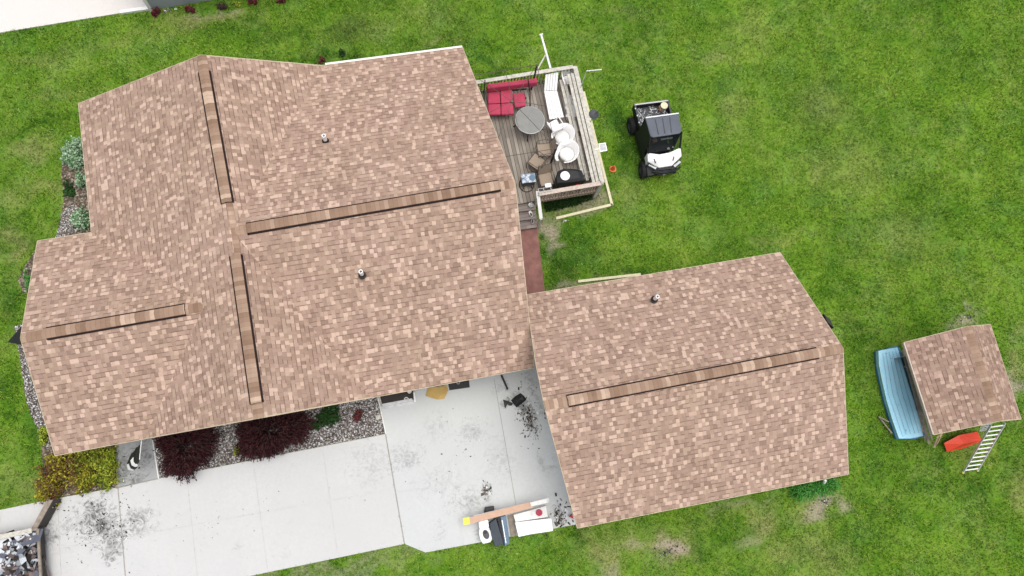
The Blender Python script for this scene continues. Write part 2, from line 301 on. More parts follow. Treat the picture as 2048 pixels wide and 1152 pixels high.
# ------------------------------------------------------------------ mesh helpers
def tag(o, label=None, cat=None, group=None, kind=None):
    if label: o['label'] = label
    if cat: o['category'] = cat
    if group: o['group'] = group
    if kind: o['kind'] = kind
    return o
def thing(name, label, cat, loc, rz=0, group=None):
    o = bpy.data.objects.new(name, None); C.objects.link(o); o.location = loc; o.rotation_euler = (0, 0, rz)
    o.empty_display_size = .2
    return tag(o, label, cat, group)
def pmat(o):
    m = Matrix.Identity(4); ch = []
    while o: ch.append(o); o = o.parent
    for q in reversed(ch): m = m @ Matrix.Translation(q.location) @ q.rotation_euler.to_matrix().to_4x4() @ Matrix.Diagonal((*q.scale, 1))
    return m
class MB:
    def __init__(s): s.v = []; s.f = []; s.mi = []; s.uv = {}; s.sm = False
    def face(s, pts, mi=0, uv=None):
        b = len(s.v); s.v += [Vector(p) for p in pts]; s.f.append(tuple(range(b, b+len(pts)))); s.mi.append(mi)
        if uv: s.uv[len(s.f)-1] = uv
        return s
    def solid(s, V, Fs, mi=0):
        b = len(s.v); s.v += [Vector(p) for p in V]
        for f in Fs: s.f.append(tuple(b+i for i in f)); s.mi.append(mi)
        return s
    def prism(s, top, z0, mi=0, bottom=None):
        """top: list of 3-D points (any heights); walls drop straight to z0"""
        n = len(top); top = [Vector(p) for p in top]
        a = sum(top[i].x*top[(i+1) % n].y-top[(i+1) % n].x*top[i].y for i in range(n))
        if a < 0: top = top[::-1]
        bot = [Vector((p.x, p.y, z0)) for p in top] if bottom is None else bottom
        return s.solid(top+bot, [tuple(range(n)), tuple(range(2*n-1, n-1, -1))]+[(i, n+i, n+(i+1) % n, (i+1) % n) for i in range(n)], mi)
    def box(s, c, size, rz=0, mi=0, rot=None):
        c = Vector(c); x, y, z = [q/2 for q in size]
        R = rot if rot is not None else Matrix.Rotation(rz, 3, 'Z')
        V = [c+R @ Vector((a*x, b*y, d*z)) for d in (-1, 1) for a, b in ((-1, -1), (1, -1), (1, 1), (-1, 1))]
        return s.solid(V, [(0, 3, 2, 1), (4, 5, 6, 7), (0, 1, 5, 4), (1, 2, 6, 5), (2, 3, 7, 6), (3, 0, 4, 7)], mi)
    def bar(s, p, q, wd, ht, mi=0):
        """rectangular bar from p to q, ht measured upwards"""
        p, q = Vector(p), Vector(q); d = (q-p); L = d.length; d.normalize()
        side = Vector((-d.y, d.x, 0)) if abs(d.z) < .99 else Vector((1, 0, 0)); side.normalize(); up = d.cross(side)
        if up.z < 0: up = -up; side = -side
        V = []
        for e in (p, q):
            for a, b in ((-1, -1), (1, -1), (1, 1), (-1, 1)): V.append(e+side*(a*wd/2)+up*(b*ht/2))
        return s.solid(V, [(0, 1, 2, 3), (7, 6, 5, 4), (0, 4, 5, 1), (1, 5, 6, 2), (2, 6, 7, 3), (3, 7, 4, 0)], mi)
    def tube(s, pts, r, n=8, mi=0, cap=True):
        pts = [Vector(p) for p in pts]; rs = r if isinstance(r, (list, tuple)) else [r]*len(pts)
        b = len(s.v)
        for i, p in enumerate(pts):
            d = (pts[min(i+1, len(pts)-1)]-pts[max(i-1, 0)]).normalized()
            a = d.orthogonal().normalized() if i == 0 else (a-d*a.dot(d)).normalized()
            c = d.cross(a)
            for k in range(n):
                t = 2*math.pi*k/n; s.v.append(p+(a*math.cos(t)+c*math.sin(t))*rs[i])
        for i in range(len(pts)-1):
            for k in range(n):
                s.f.append((b+i*n+k, b+i*n+(k+1) % n, b+(i+1)*n+(k+1) % n, b+(i+1)*n+k)); s.mi.append(mi)
        if cap:
            s.f.append(tuple(b+k for k in range(n))[::-1]); s.mi.append(mi)
            s.f.append(tuple(b+(len(pts)-1)*n+k for k in range(n))); s.mi.append(mi)
        return s
    def disc(s, c, r, h, n=28, mi=0, r2=None, sy=1, rz=0):
        c = Vector(c); r2 = r if r2 is None else r2
        R = Matrix.Rotation(rz, 3, 'Z')
        V = [c+R @ Vector((rr*math.cos(2*math.pi*k/n), rr*sy*math.sin(2*math.pi*k/n), zz)) for rr, zz in ((r, 0), (r2, h)) for k in range(n)]
        return s.solid(V, [tuple(range(n))[::-1], tuple(range(n, 2*n))]+[(k, (k+1) % n, n+(k+1) % n, n+k) for k in range(n)], mi)
    def lathe(s, c, prof, n=28, mi=0, sy=1, rz=0, tilt=None):
        c = Vector(c); b = len(s.v); R = Matrix.Rotation(rz, 3, 'Z')
        if tilt is not None: R = tilt @ R
        for r, z in prof:
            for k in range(n): s.v.append(c+R @ Vector((r*math.cos(2*math.pi*k/n), r*sy*math.sin(2*math.pi*k/n), z)))
        for i in range(len(prof)-1):
            for k in range(n): s.f.append((b+i*n+k, b+i*n+(k+1) % n, b+(i+1)*n+(k+1) % n, b+(i+1)*n+k)); s.mi.append(mi)
        return s
    def build(s, name, mats, parent=None, bevel=0, smooth=False, local=False):
        if not isinstance(mats, (list, tuple)): mats = [mats]
        v = s.v
        if parent is not None and not local:
            M = pmat(parent).inverted(); v = [M @ p for p in v]
        me = bpy.data.meshes.new(name); me.from_pydata([tuple(p) for p in v], [], s.f)
        for m in mats: me.materials.append(MAT[m] if isinstance(m, str) else m)
        me.polygons.foreach_set('material_index', s.mi)
        if s.uv:
            ul = me.uv_layers.new(name='UVMap')
            for i, p in enumerate(me.polygons):
                if i in s.uv:
                    for li, c in zip(p.loop_indices, s.uv[i]): ul.data[li].uv = c
        if smooth: me.polygons.foreach_set('use_smooth', [True]*len(me.polygons))
        me.update()
        o = bpy.data.objects.new(name, me); C.objects.link(o)
        if parent is not None: o.parent = parent
        if bevel:
            bm = o.modifiers.new('bevel', 'BEVEL'); bm.width = bevel; bm.segments = 2; bm.limit_method = 'ANGLE'
        return o
def P(z, *xy): return [W(x, y, z) for x, y in xy]
def base(px, py, z=0): return W(px, py, z)

# ------------------------------------------------------------------ roofs
def slope_uv(pts, e0, e1):
    """uv in metres with u along the eave e0->e1 and v up the slope"""
    e0, e1 = Vector(e0), Vector(e1); u = (e1-e0).normalized()
    n = Vector((0, 0, 0))
    for i in range(1, len(pts)-1): n += (pts[i]-pts[0]).cross(pts[i+1]-pts[0])
    n.normalize();  n = -n if n.z < 0 else n
    v = n.cross(u).normalized();  v = -v if v.z < 0 else v
    return [((p-e0).dot(u), (p-e0).dot(v)) for p in pts]
def ccw(pts):
    a = sum(pts[i].x*pts[(i+1) % len(pts)].y-pts[(i+1) % len(pts)].x*pts[i].y for i in range(len(pts)))
    return pts if a > 0 else pts[::-1]
def make_roof(parent, verts, faces, thick=.14, mat='shingle', gutters=(), trim='fascia'):
    """faces: (names, eave edge) ; one mesh, soffit and fascia included"""
    mb = MB(); cnt = {}
    for k, (names, eave) in enumerate(faces):
        pts = ccw([verts[n] for n in names]); uv = slope_uv(pts, verts[eave[0]], verts[eave[1]])
        uv = [(a+13.7*k, b) for a, b in uv]
        mb.face(pts, 0, uv)
        mb.face([p-Vector((0, 0, thick)) for p in pts][::-1], 1)
        for i in range(len(names)):
            e = tuple(sorted((names[i], names[(i+1) % len(names)]))); cnt[e] = cnt.get(e, 0)+1
    cen = sum(verts.values(), Vector())/len(verts)
    edges = [e for e, n in cnt.items() if n == 1]
    for a, b in edges:
        A, B = verts[a], verts[b]; d = Vector((0, 0, thick)); mb.face([A, B, B-d, A-d], 1)
    roof = mb.build('roof', [mat, 'fascia'], parent)
    de = MB()
    for a, b in edges:
        A, B = verts[a]-Vector((0, 0, .025)), verts[b]-Vector((0, 0, .025)); de.bar(A, B, .036, .045)
    de.build('drip_edge', trim, roof)
    return roof
def ridge_cap(parent, p, q, z=.012, half=.155, name='ridge_cap'):
    p, q = Vector(p), Vector(q); d = (q-p); L = d.length; d.normalize(); s = Vector((-d.y, d.x, 0)).normalized()
    mb = MB(); o = random.uniform(0, 50); up = Vector((0, 0, z))
    for sg in (-1, 1):
        a, b = p+up, q+up; c, e = b+s*half*sg-Vector((0, 0, half*.42)), a+s*half*sg-Vector((0, 0, half*.42))
        mb.face([a, b, c, e][::sg], 0, [(o, 0), (o+L, 0), (o+L, 1), (o, 1)][::sg])
        t = Vector((0, 0, .012)); mb.face([e, c, c-t, e-t], 0, [(o, 0)]*4)
    return mb.build(name, 'cap', parent)
def ridge_vent(parent, p, q, lift=.085, half=.158):
    """raised vent strip with its dark louvred sides, shingled on top"""
    p, q = Vector(p), Vector(q); d = (q-p); L = d.length; d.normalize(); s = Vector((-d.y, d.x, 0)).normalized()
    mb = MB(); o = random.uniform(0, 50); dz = half*.42; up = Vector((0, 0, lift))
    body = MB()
    P0, P1 = p+up*.88, q+up*.88; h2 = half+.044
    A, B = P0+s*h2-Vector((0, 0, h2*.42)), P1+s*h2-Vector((0, 0, h2*.42)); A2, B2 = P0-s*h2-Vector((0, 0, h2*.42)), P1-s*h2-Vector((0, 0, h2*.42))
    dn = Vector((0, 0, .09))
    body.solid([P0, P1, A, B, A2, B2, A-dn, B-dn, A2-dn, B2-dn], [(0, 1, 3, 2), (1, 0, 4, 5), (2, 3, 7, 6), (5, 4, 8, 9), (0, 2, 6, 8, 4), (1, 5, 9, 7, 3)])
    vent = body.build('ridge_vent', 'shadowed', parent)
    for sg in (-1, 1):
        a, b = p+up, q+up; c, e = b+s*half*sg-Vector((0, 0, dz)), a+s*half*sg-Vector((0, 0, dz))
        mb.face([a, b, c, e][::sg], 0, [(o, 0), (o+L, 0), (o+L, 1), (o, 1)][::sg])
    mb.build('vent_shingles', 'cap', vent)
    return vent
def siding_walls(parent, pts, z0, z1, name='wall', mat='siding'):
    mb = MB(); mb.prism([Vector((p[0], p[1], z1)) for p in pts], z0); return mb.build(name, mat, parent)
def window(parent, c, wd, ht, axis):
    """framed window standing 3 cm proud of a wall; axis = outward direction"""
    c = Vector(c); ax = Vector(axis); sz = (wd, .07, ht) if abs(ax.y) else (.07, wd, ht)
    f = MB().box(c, sz).build('window', 'white', parent)
    sz2 = (wd-.14, .075, ht-.14) if abs(ax.y) else (.075, wd-.14, ht-.14)
    MB().box(c+ax*.01, sz2).build('pane', 'wind', f)
def pipe_vent(parent, px, py, z, hh=.40, r=.068):
    q = W(px, py, z)
    b = MB(); b.disc(q+Vector((0, 0, -.03)), .12, .10, 20, 0, .08); b.disc(q+Vector((0, -.02, -.05)), .13, .06, 20, 0, .12)
    o = b.build('vent_boot', 'blackmetal', parent, smooth=False)
    t = MB(); t.tube([q+Vector((0, 0, 0)), q+Vector((0, 0, hh))], r, 14, 0, False); t.lathe(q, [(r, hh), (r*.62, hh), (r*.6, hh-.2)], 14)
    t.build('vent_pipe', 'whitebright', o, smooth=False)
    MB().disc(q+Vector((0, 0, hh-.19)), r*.62, .01, 12).build('pipe_bore', 'shadowed', o)

# ---- house
ZA, ZR, ZD = 2.62, 4.70, 4.20
house = thing('house', 'large house with cross gabled tan shingle roof, left of the garage and deck', 'house', W(560, 560, 0))
hv = dict(A1=W(157, 207, ZA), Ap=W(402, 110, ZR), V1=W(645, 131, 2.62), Btr=W(925, 95, 2.62), Bp=W(1030, 365, ZR), Bbr=W(1068, 735, 2.36),
          V2=W(742, 795, 2.46), Cp=W(517, 836, ZR), V3=W(290, 877, 2.55), Dbl=W(110, 911, 2.57), Dp=W(41, 676, ZD), Dtl=W(75, 482, ZA),
          In=W(183, 465, ZA), J=W(464, 462, ZR), Jd=W(408, 612, ZD))
house_roof = make_roof(house, hv, [
    (('A1', 'In', 'Jd', 'V3', 'Cp', 'J', 'Ap'), ('A1', 'In')), (('Ap', 'J', 'V1'), ('Ap', 'J')), (('J', 'V2', 'Cp'), ('J', 'Cp')),
    (('J', 'Bp', 'Btr', 'V1'), ('V1', 'Btr')), (('J', 'V2', 'Bbr', 'Bp'), ('V2', 'Bbr')), (('In', 'Dtl', 'Dp', 'Jd'), ('Dtl', 'In')), (('Jd', 'Dp', 'Dbl', 'V3'), ('Dbl', 'V3'))])
for a, b in (('Ap', 'J'), ('J', 'Cp'), ('J', 'Bp'), ('Dp', 'Jd')): ridge_cap(house_roof, hv[a], hv[b])
def along(a, b, px0, py0, px1, py1, z):
    """foot points of a vent on the ridge a-b nearest to two photo points"""
    A, B = a, b; d = (B-A); r = []
    for px, py in ((px0, py0), (px1, py1)):
        q = W(px, py, z); t = (q-A).dot(d)/d.dot(d); r.append(A+d*t)
    return r
for a, b, pp in (('Ap', 'J', (407, 143, 446, 407)), ('J', 'Cp', (463, 512, 503, 808)), ('J', 'Bp', (492, 450, 999, 368)), ('Dp', 'Jd', (76, 673, 360, 623))):
    p, q = along(hv[a], hv[b], *pp, ZR); ridge_vent(house_roof, p, q)
pipe_vent(house_roof, 651, 281, 3.75); pipe_vent(house_roof, 724, 549, 4.05)
# walls under the roof, 0.45 m in from the eaves
def gable_wall(parent, pts3, name='wall'):
    mb = MB(); mb.prism(pts3, 0.0); return mb.build(name, 'siding', parent)
o_ = .45
def inn(n, dx, dy, dz=0): q = hv[n]; return Vector((q.x+dx, q.y+dy, q.z-.16+dz))
xe = hv['Btr'].x
wl = MB()
# right block, upper block, left block as closed bodies whose tops follow the slopes just under the soffit
wl.prism([inn('A1', o_, -o_, .15), inn('In', o_, .1, .15), Vector((hv['Jd'].x, hv['In'].y, 2.75)), Vector((hv['V1'].x-.3, hv['In'].y, 2.75)), inn('V1', -.3, -o_, .15)], 0)
wl.prism([Vector((hv['Dtl'].x+o_, hv['Dtl'].y-o_, 2.62)), Vector((hv['Dtl'].x+o_, hv['Dbl'].y+o_+.1, 2.62)), Vector((xe-o_, hv['Bbr'].y+o_+1.2, 2.62)), Vector((xe-o_, hv['Btr'].y-o_, 2.60)), Vector((hv['V1'].x, hv['Btr'].y-o_, 2.60)), Vector((hv['V1'].x, hv['Dtl'].y-o_, 2.62))], 0)
walls = wl.build('wall', 'siding', house)
def tri_wall(a, b, c): MB().face([a, b, c]).build('gable_panel', 'siding', walls)
yb = hv['Dbl'].y+o_+.1
dzv = Vector((0, 0, -.22))
def ax_(n, **k):
    q = hv[n].copy()+dzv
    for a_, b_ in k.items(): setattr(q, a_, b_)
    return q
yc = yb+.05
tri_wall(ax_('V3', y=yc), ax_('V2', y=yc), ax_('Cp', y=yc)); tri_wall(ax_('Dtl', x=hv['Dtl'].x+.5), ax_('Dbl', x=hv['Dtl'].x+.5), ax_('Dp', x=hv['Dtl'].x+.5))
tri_wall(ax_('Btr', x=xe-.42), ax_('Bbr', x=xe-.42), ax_('Bp', x=xe-.42)); tri_wall(ax_('A1', y=hv['A1'].y-.5), ax_('V1', y=hv['A1'].y-.5), ax_('Ap', y=hv['A1'].y-.5))
for x in (-9.5, -7.2, -3.4): window(walls, (x, yb+.25, 1.5), 1.3, 1.1, (0, -1, 0))
MB().box((-.4, hv['Bbr'].y+o_+1.2+.1, 1.08), (.95, .5, 2.05)).build('front_door', 'white_dirty', walls)
# gutter along the upper right eave
g = MB(); A, B = hv['V1'], hv['Btr']; off = Vector((0, .06, -.06))
g.bar(A+off+Vector((.1, 0, 0)), B+off, .075, .08); g.build('gutter', 'white', house)
# black triangular awning at the left gable
aw = MB(); z = 2.3
t = [W(15, 684, 2.2), W(43, 652, 2.6), W(47, 690, 2.6)]
aw.prism(t, 2.1); aw.build('awning', 'black', house)
for (x0, y0, x1, y1) in ((170, 322, 150, 317), (322, 893, 283, 908)): pass
ds = MB(); a, b = W(176, 322, .16), W(160, 317, .10); ds.bar(a, b, .09, .07); ds.build('downspout', 'white', house)
ds = MB(); ds.bar(W(313, 902, .14), W(323, 893, .18), .09, .07); ds.bar(W(313, 902, .14), W(334, 884, .5), .075, .06); ds.build('downspout', 'white', house)
ds = MB(); ds.bar(W(156, 909, .3), W(164, 903, .4), .08, .07); ds.build('downspout', 'white', house)
ds = MB(); ds.bar(W(828, 785, .10), W(830, 804, .10), .07, .06); ds.build('downspout', 'white', house)

# ---- garage
garage = thing('garage', 'detached gabled garage with tan shingle roof beside the concrete patio', 'garage', W(1380, 780, 0))
GE, GR = 2.48, 4.20
gv = dict(TR=W(1560, 505, GE), PR=W(1686, 696, GR), BR=W(1697, 948, GE), BL=W(1155, 1056, GE), PL=W(1089, 811, GR), TL=W(1052, 590, GE), ML=W(1071, 722, 3.52))
gr = make_roof(garage, gv, [(('TR', 'PR', 'PL', 'ML', 'TL'), ('TL', 'TR')), (('PR', 'BR', 'BL', 'PL'), ('BL', 'BR'))])
ridge_cap(gr, gv['PL'], gv['PR']); p, q = along(gv['PL'], gv['PR'], 1135, 799, 1637, 711, GR); ridge_vent(gr, p, q)
pipe_vent(gr, 1309, 598, 3.1)
x0, x1, y0, y1 = gv['BL'].x+.35, gv['BR'].x-.35, gv['BR'].y+.45, gv['TR'].y-.45
gw = MB(); gw.prism([(x0, y0, 2.55), (x1, y0, 2.55), (x1, y1, 2.55), (x0, y1, 2.55)], 0)
ym = (y0+y1)/2
for x, xx in ((x0, x0+.12), (x1-.12, x1)): gw.solid([(x, y0, 2.55), (x, y1, 2.55), (x, ym, GR-.22), (xx, y0, 2.55), (xx, y1, 2.55), (xx, ym, GR-.22)], [(0, 1, 2), (3, 5, 4), (0, 2, 5, 3), (1, 4, 5, 2)])
gwo = gw.build('wall', 'siding', garage)
d = MB(); d.box((x0-.02, y0+2.2, 1.1), (.06, 2.7, 2.15)); d.build('garage_door', 'white', gwo)
window(gwo, (x1, ym, 1.5), 1.0, .9, (1, 0, 0)); window(gwo, (x0+3, y1, 1.5), 1.0, .9, (0, 1, 0))
MB().bar(W(1648, 966, .3), W(1651, 961, .5), .08, .07).build('downspout', 'white', garage)
MB().prism(P(3.05, (1648, 628), (1655, 644), (1668, 656), (1661, 640)), 2.8).build('vent_hood', 'black', garage)

# ---- shed
shed = thing('garden_shed', 'small open sided shed with tan shingle roof beside the blue boat', 'shed', W(1900, 780, 0))
SE, SR = 2.05, 2.75
sv = dict(TL=W(1809, 685, SE), TR=W(1981, 649, SE+.1), BR=W(2042, 838, SE+.1), BL=W(1868, 869, SE), TM=W(1935, 653, SR), BM=W(1999, 842, SR))
sr = make_roof(shed, sv, [(('TL', 'TM', 'BM', 'BL'), ('TL', 'BL')), (('TM', 'TR', 'BR', 'BM'), ('TR', 'BR'))], .07, 'shingle_dull', (), 'fascia')
ridge_cap(sr, sv['TM'], sv['BM'], half=.2)
fb = MB(); fb.bar(sv['TL']+Vector((-.03, 0, -.04)), sv['BL']+Vector((-.03, 0, -.04)), .05, .12); fb.build('fascia_board', 'railwarm', sr)
cen = (sv['TL']+sv['TR']+sv['BR']+sv['BL'])/4
def ins(n, k=.72): q = cen+(sv[n]-cen)*k; return Vector((q.x, q.y, 0))
for n in ('TL', 'TR', 'BR', 'BL'):
    q = ins(n, .5 if n[1] == 'L' else .72); MB().box((q.x, q.y, .98), (.09, .09, 1.95)).build('post', 'wood', shed)
sw = MB()
for a, b in (('TL', 'TR'), ('TR', 'BR')):
    A, B = ins(a), ins(b); sw.prism([A+Vector((0, 0, 1.9)), B+Vector((0, 0, 1.9)), B+Vector((.03, .03, 1.9)), A+Vector((.03, .03, 1.9))], .05)
sw.build('wall', 'wood', shed)
MB().prism([ins('TL')+Vector((0, 0, .12)), ins('TR')+Vector((0, 0, .12)), ins('BR')+Vector((0, 0, .12)), ins('BL')+Vector((0, 0, .12))], 0).build('floor', 'wood', shed)
MB().bar(W(1873, 888, .9), W(1882, 870, 1.7), .16, .05).bar(W(1868, 893, .35), W(1876, 874, .9), .12, .05).build('brace_board', 'woodwarm', shed)

# ---- neighbour house
nb = thing('neighbour_house', 'corner of a grey sided neighbouring house at the top edge', 'house', W(420, -60, 0))
A, B = W(304, 20, 0), W(640, -34, 0)
dn = Vector((-(B-A).y, (B-A).x, 0)).normalized()
E_, D_ = A+dn*9, A+(B-A)*2.6+dn*9; B2 = A+(B-A)*2.6
nw = MB(); up = Vector((0, 0, 2.7)); nw.prism([A+up, B2+up, D_+up, E_+up], 0); nwo = nw.build('wall', 'grey_siding', nb)
MB().box(A+Vector((-.02, -.02, 1.35)), (.12, .12, 2.7), math.atan2((B-A).y, (B-A).x)).build('corner_trim', 'white', nwo)
rf = MB(); m1, m2 = (A+E_)/2+Vector((-.5, 0, 5)), (B2+D_)/2+Vector((.5, 0, 5))
e1, e2, e3, e4 = A-dn*.1+up, B2-dn*.1+up, D_+dn*.4+up, E_+dn*.4+up
rf.face([e1, e2, m2, m1], 0, [(0, 0), (20, 0), (20, 5), (0, 5)]); rf.face([e3, e4, m1, m2], 0, [(0, 0), (20, 0), (20, 5), (0, 5)]); rf.face([e1, m1, e4]); rf.face([e2, e3, m2]); rf.build('roof', 'shingle', nb)

# ------------------------------------------------------------------ ground, paving, beds
FP = []                                                   # footprints without grass
def fp(pts): FP.append([(p[0], p[1]) for p in pts])
def slab(name, mat, pts, z, kind='structure', z0=-.05, grass=True):
    pts = [W(x, y, z) if not isinstance(x, Vector) else x for x, y in pts]
    o = MB().prism(pts, z0).build(name, mat); tag(o, kind=kind)
    if grass: fp(pts)
    return o, pts
ZP = .035
drive_pts = [(770, 868), (808, 1088), (500, 1152), (300, 1195), (-300, 1322), (-520, 1130), (0, 1020), (95, 1000), (234, 975), (318, 957)]
drive, _ = slab('driveway', 'drive', drive_pts, ZP)
pad_pts = [(772, 868), (758, 797), (860, 700), (1060, 650), (1200, 880), (1200, 1040), (1146, 1050), (851, 1105), (810, 1088)]
pad, _ = slab('patio', 'pad', pad_pts, ZP+.004)
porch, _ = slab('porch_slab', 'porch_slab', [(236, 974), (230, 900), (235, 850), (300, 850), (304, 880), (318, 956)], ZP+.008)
nd, _ = slab('neighbour_driveway', 'neigh_drive', [(-600, 150), (0, 65), (240, 26), (297, 18), (250, -300), (-600, -300)], ZP)
walk, _ = slab('walkway', 'walk', [(1030, 456), (1074, 453), (1092, 600), (1040, 600)], ZP)
def joint(pl, parent, mat='joint', wd=.022):
    mb = MB()
    for (a, b, c, d) in pl: mb.bar(W(a, b, ZP+.009), W(c, d, ZP+.009), wd, .004)
    return mb.build('expansion_joint', mat, parent)
joint([(232, 930, 252, 1170), (771, 868, 809, 1087), (231, 977, 318, 957)], drive, 'joint', .03)
joint([(316, 958, 770, 869)], drive, 'joint_dim', .02)
joint([(373, 948, 396, 1168), (506, 922, 536, 1146), (645, 895, 676, 1114), (-20, 1122, 790, 978), (115, 1001, 124, 1190), (80, 1114, 130, 1103), (2, 1024, -2, 1060)], drive, 'joint_dim', .014)
j = joint([(988, 757, 1034, 1022), (1078, 735, 1098, 820)], pad, 'joint', .02)
joint([(790, 985, 1110, 935), (890, 895, 928, 1090)], pad, 'joint_dim', .012)
MB().prism(P(.12, (240, 26), (297, 18), (295, 12), (239, 20)), 0).build('threshold', 'white', nd)
# planted beds (gravel and mulch)
ZB = .02
bed, bedp = slab('gravel_bed', 'gravelbed', [(305, 880), (318, 956), (772, 867), (756, 795), (745, 770), (300, 850)], ZB)
sbed, sbedp = slab('mulch_bed', 'mulch', [(190, 250), (160, 275), (125, 300), (122, 355), (128, 385), (122, 440), (112, 475), (200, 480), (215, 300)], ZB)
lbed, lbedp = slab('side_gravel', 'gravelbed', [(36, 690), (28, 655), (60, 640), (110, 800), (95, 900), (62, 830), (50, 790), (44, 745)], ZB)
ubed, _ = slab('upper_mulch', 'mulch', [(46, 585), (36, 560), (48, 535), (70, 500), (95, 500), (80, 590)], ZB)
hedgebed, _ = slab('hedge_bed', 'mulch', [(95, 998), (86, 930), (80, 870), (110, 850), (236, 880), (236, 974)], ZB)
# walkway edge and bed edging
for (a, b, c, d, lab) in ((306, 880, 318, 957, 'thin pale edging strip at the left end of the front gravel bed'), (756, 795, 772, 868, 'thin pale edging strip at the right end of the front gravel bed')):
    tag(MB().bar(W(a, b, .06), W(c, d, .06), .04, .09).build('bed_edging', 'white_dirty'), lab, 'edging', 'edging strips of the front gravel bed')


# lawn sheet: fine cells in view, coarse to the horizon
def axis(lo, hi, st): return np.concatenate([[-600, -250, -120, -60, lo-8, lo-3], np.arange(lo, hi, st), [hi+3, hi+8, 60, 120, 250, 600]])
cor = [W(x, y, 0) for x, y in ((0, 0), (2048, 0), (2048, 1152), (0, 1152))]
xl, xh = min(c.x for c in cor)-1, max(c.x for c in cor)+1; yl, yh = min(c.y for c in cor)-1, max(c.y for c in cor)+1
gx, gy = axis(xl, xh, .16), axis(yl, yh, .16)
BL = []   # worn patches of the lawn, and shade painted in beside buildings and vehicle: px, py, rx, ry, channel, strength   (0 dry, 1 deep green and painted shade, 2 bare soil)
for a in [(1335, 1102, 46, 26, 0, .9), (1335, 1104, 32, 15, 2, 1.0), (1650, 1005, 34, 20, 2, .85), (1625, 1000, 50, 22, 0, .5), (1525, 1045, 28, 32, 0, .75), (1215, 1105, 30, 32, 0, .7), (1215, 1128, 18, 10, 2, .5),
          (1255, 1085, 50, 26, 0, .45), (1270, 1078, 26, 12, 2, .5), (1500, 1078, 22, 10, 2, .4), (1560, 1110, 40, 26, 0, .4), (1475, 1020, 30, 16, 0, .4), (1480, 1003, 40, 9, 2, .35),
          (1930, 632, 26, 14, 2, .8), (2030, 765, 22, 26, 2, .9), (2035, 725, 20, 22, 0, .7), (2028, 665, 14, 22, 0, .5), (1945, 905, 40, 26, 0, .3), (2040, 985, 24, 30, 0, .5), (1440, 110, 34, 18, 0, .5),
          (1470, 220, 34, 40, 0, .4), (1500, 60, 60, 40, 0, .3), (1700, 330, 90, 60, 0, .25), (1640, 350, 26, 26, 0, .35), (1650, 210, 70, 60, 0, .3), (1800, 470, 70, 60, 0, .25), (1640, 1110, 50, 50, 0, .35),
          (1090, 462, 24, 16, 2, .9), (1095, 485, 9, 14, 2, .7), (1140, 432, 60, 12, 2, .6), (1185, 405, 34, 22, 2, .6), (1150, 410, 60, 18, 0, .4), (1255, 395, 30, 40, 0, .3), (1125, 444, 40, 8, 2, .4), (1165, 578, 70, 9, 2, .6), (1560, 480, 40, 14, 0, .3),
          (420, 42, 60, 14, 0, .8), (370, 48, 60, 12, 0, .45), (430, 30, 50, 8, 2, .5), (60, 300, 30, 22, 0, .55), (110, 300, 22, 14, 0, .5), (85, 365, 28, 20, 0, .45), (30, 400, 30, 30, 0, .35), (20, 495, 24, 18, 0, .6),
          (75, 120, 60, 22, 0, .3), (120, 180, 40, 18, 0, .25), (230, 80, 70, 18, 0, .28), (50, 960, 50, 26, 0, .35), (740, 55, 80, 34, 0, .25), (860, 35, 60, 26, 0, .2), (880, 75, 22, 10, 0, .5), (1240, 20, 60, 20, 0, .25),
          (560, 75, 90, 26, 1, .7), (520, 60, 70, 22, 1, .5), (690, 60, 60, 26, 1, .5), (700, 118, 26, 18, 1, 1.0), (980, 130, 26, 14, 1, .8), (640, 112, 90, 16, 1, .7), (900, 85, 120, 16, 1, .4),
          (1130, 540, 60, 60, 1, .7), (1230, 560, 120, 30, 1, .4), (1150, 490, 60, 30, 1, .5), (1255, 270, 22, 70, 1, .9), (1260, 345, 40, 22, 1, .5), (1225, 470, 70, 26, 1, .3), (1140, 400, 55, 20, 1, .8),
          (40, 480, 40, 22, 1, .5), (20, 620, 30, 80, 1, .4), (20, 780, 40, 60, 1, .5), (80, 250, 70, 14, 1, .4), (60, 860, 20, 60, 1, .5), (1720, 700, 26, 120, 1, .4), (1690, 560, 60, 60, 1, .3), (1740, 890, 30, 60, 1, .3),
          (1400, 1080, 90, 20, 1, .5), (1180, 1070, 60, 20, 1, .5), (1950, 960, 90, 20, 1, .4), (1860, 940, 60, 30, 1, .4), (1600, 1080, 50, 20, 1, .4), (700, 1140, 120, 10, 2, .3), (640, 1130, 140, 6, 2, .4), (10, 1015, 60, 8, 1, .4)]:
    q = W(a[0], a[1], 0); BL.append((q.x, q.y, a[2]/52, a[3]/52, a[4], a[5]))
def vnoise(x, y, s, seed):
    r = np.random.default_rng(seed); G = r.random((257, 257)); x = x*s+57.3; y = y*s+41.9
    xi = np.floor(x).astype(int); yi = np.floor(y).astype(int); fx = x-xi; fy = y-yi; fx = fx*fx*(3-2*fx); fy = fy*fy*(3-2*fy)
    a = lambda i, j: G[(xi+i) % 257, (yi+j) % 257]
    return (a(0, 0)*(1-fx)+a(1, 0)*fx)*(1-fy)+(a(0, 1)*(1-fx)+a(1, 1)*fx)*fy
def patch(x, y):
    wx = x+(vnoise(x, y, 1.5, 1)-.5)*.9+(vnoise(x, y, 4, 2)-.5)*.4; wy = y+(vnoise(x, y, 1.5, 3)-.5)*.9+(vnoise(x, y, 4, 4)-.5)*.4
    out = np.zeros((len(x), 4)); out[:, 3] = 1
    for bx, by, rx, ry, ch, st in BL:
        cs, sn = math.cos(-.21*0), 0
        d = ((wx-bx)/rx)**2+((wy-by)/ry)**2
        out[:, ch] = np.maximum(out[:, ch], st*np.exp(-d*d*.5 if ch == 2 else -d*1.0))
    return out
nx_, ny_ = len(gx), len(gy)
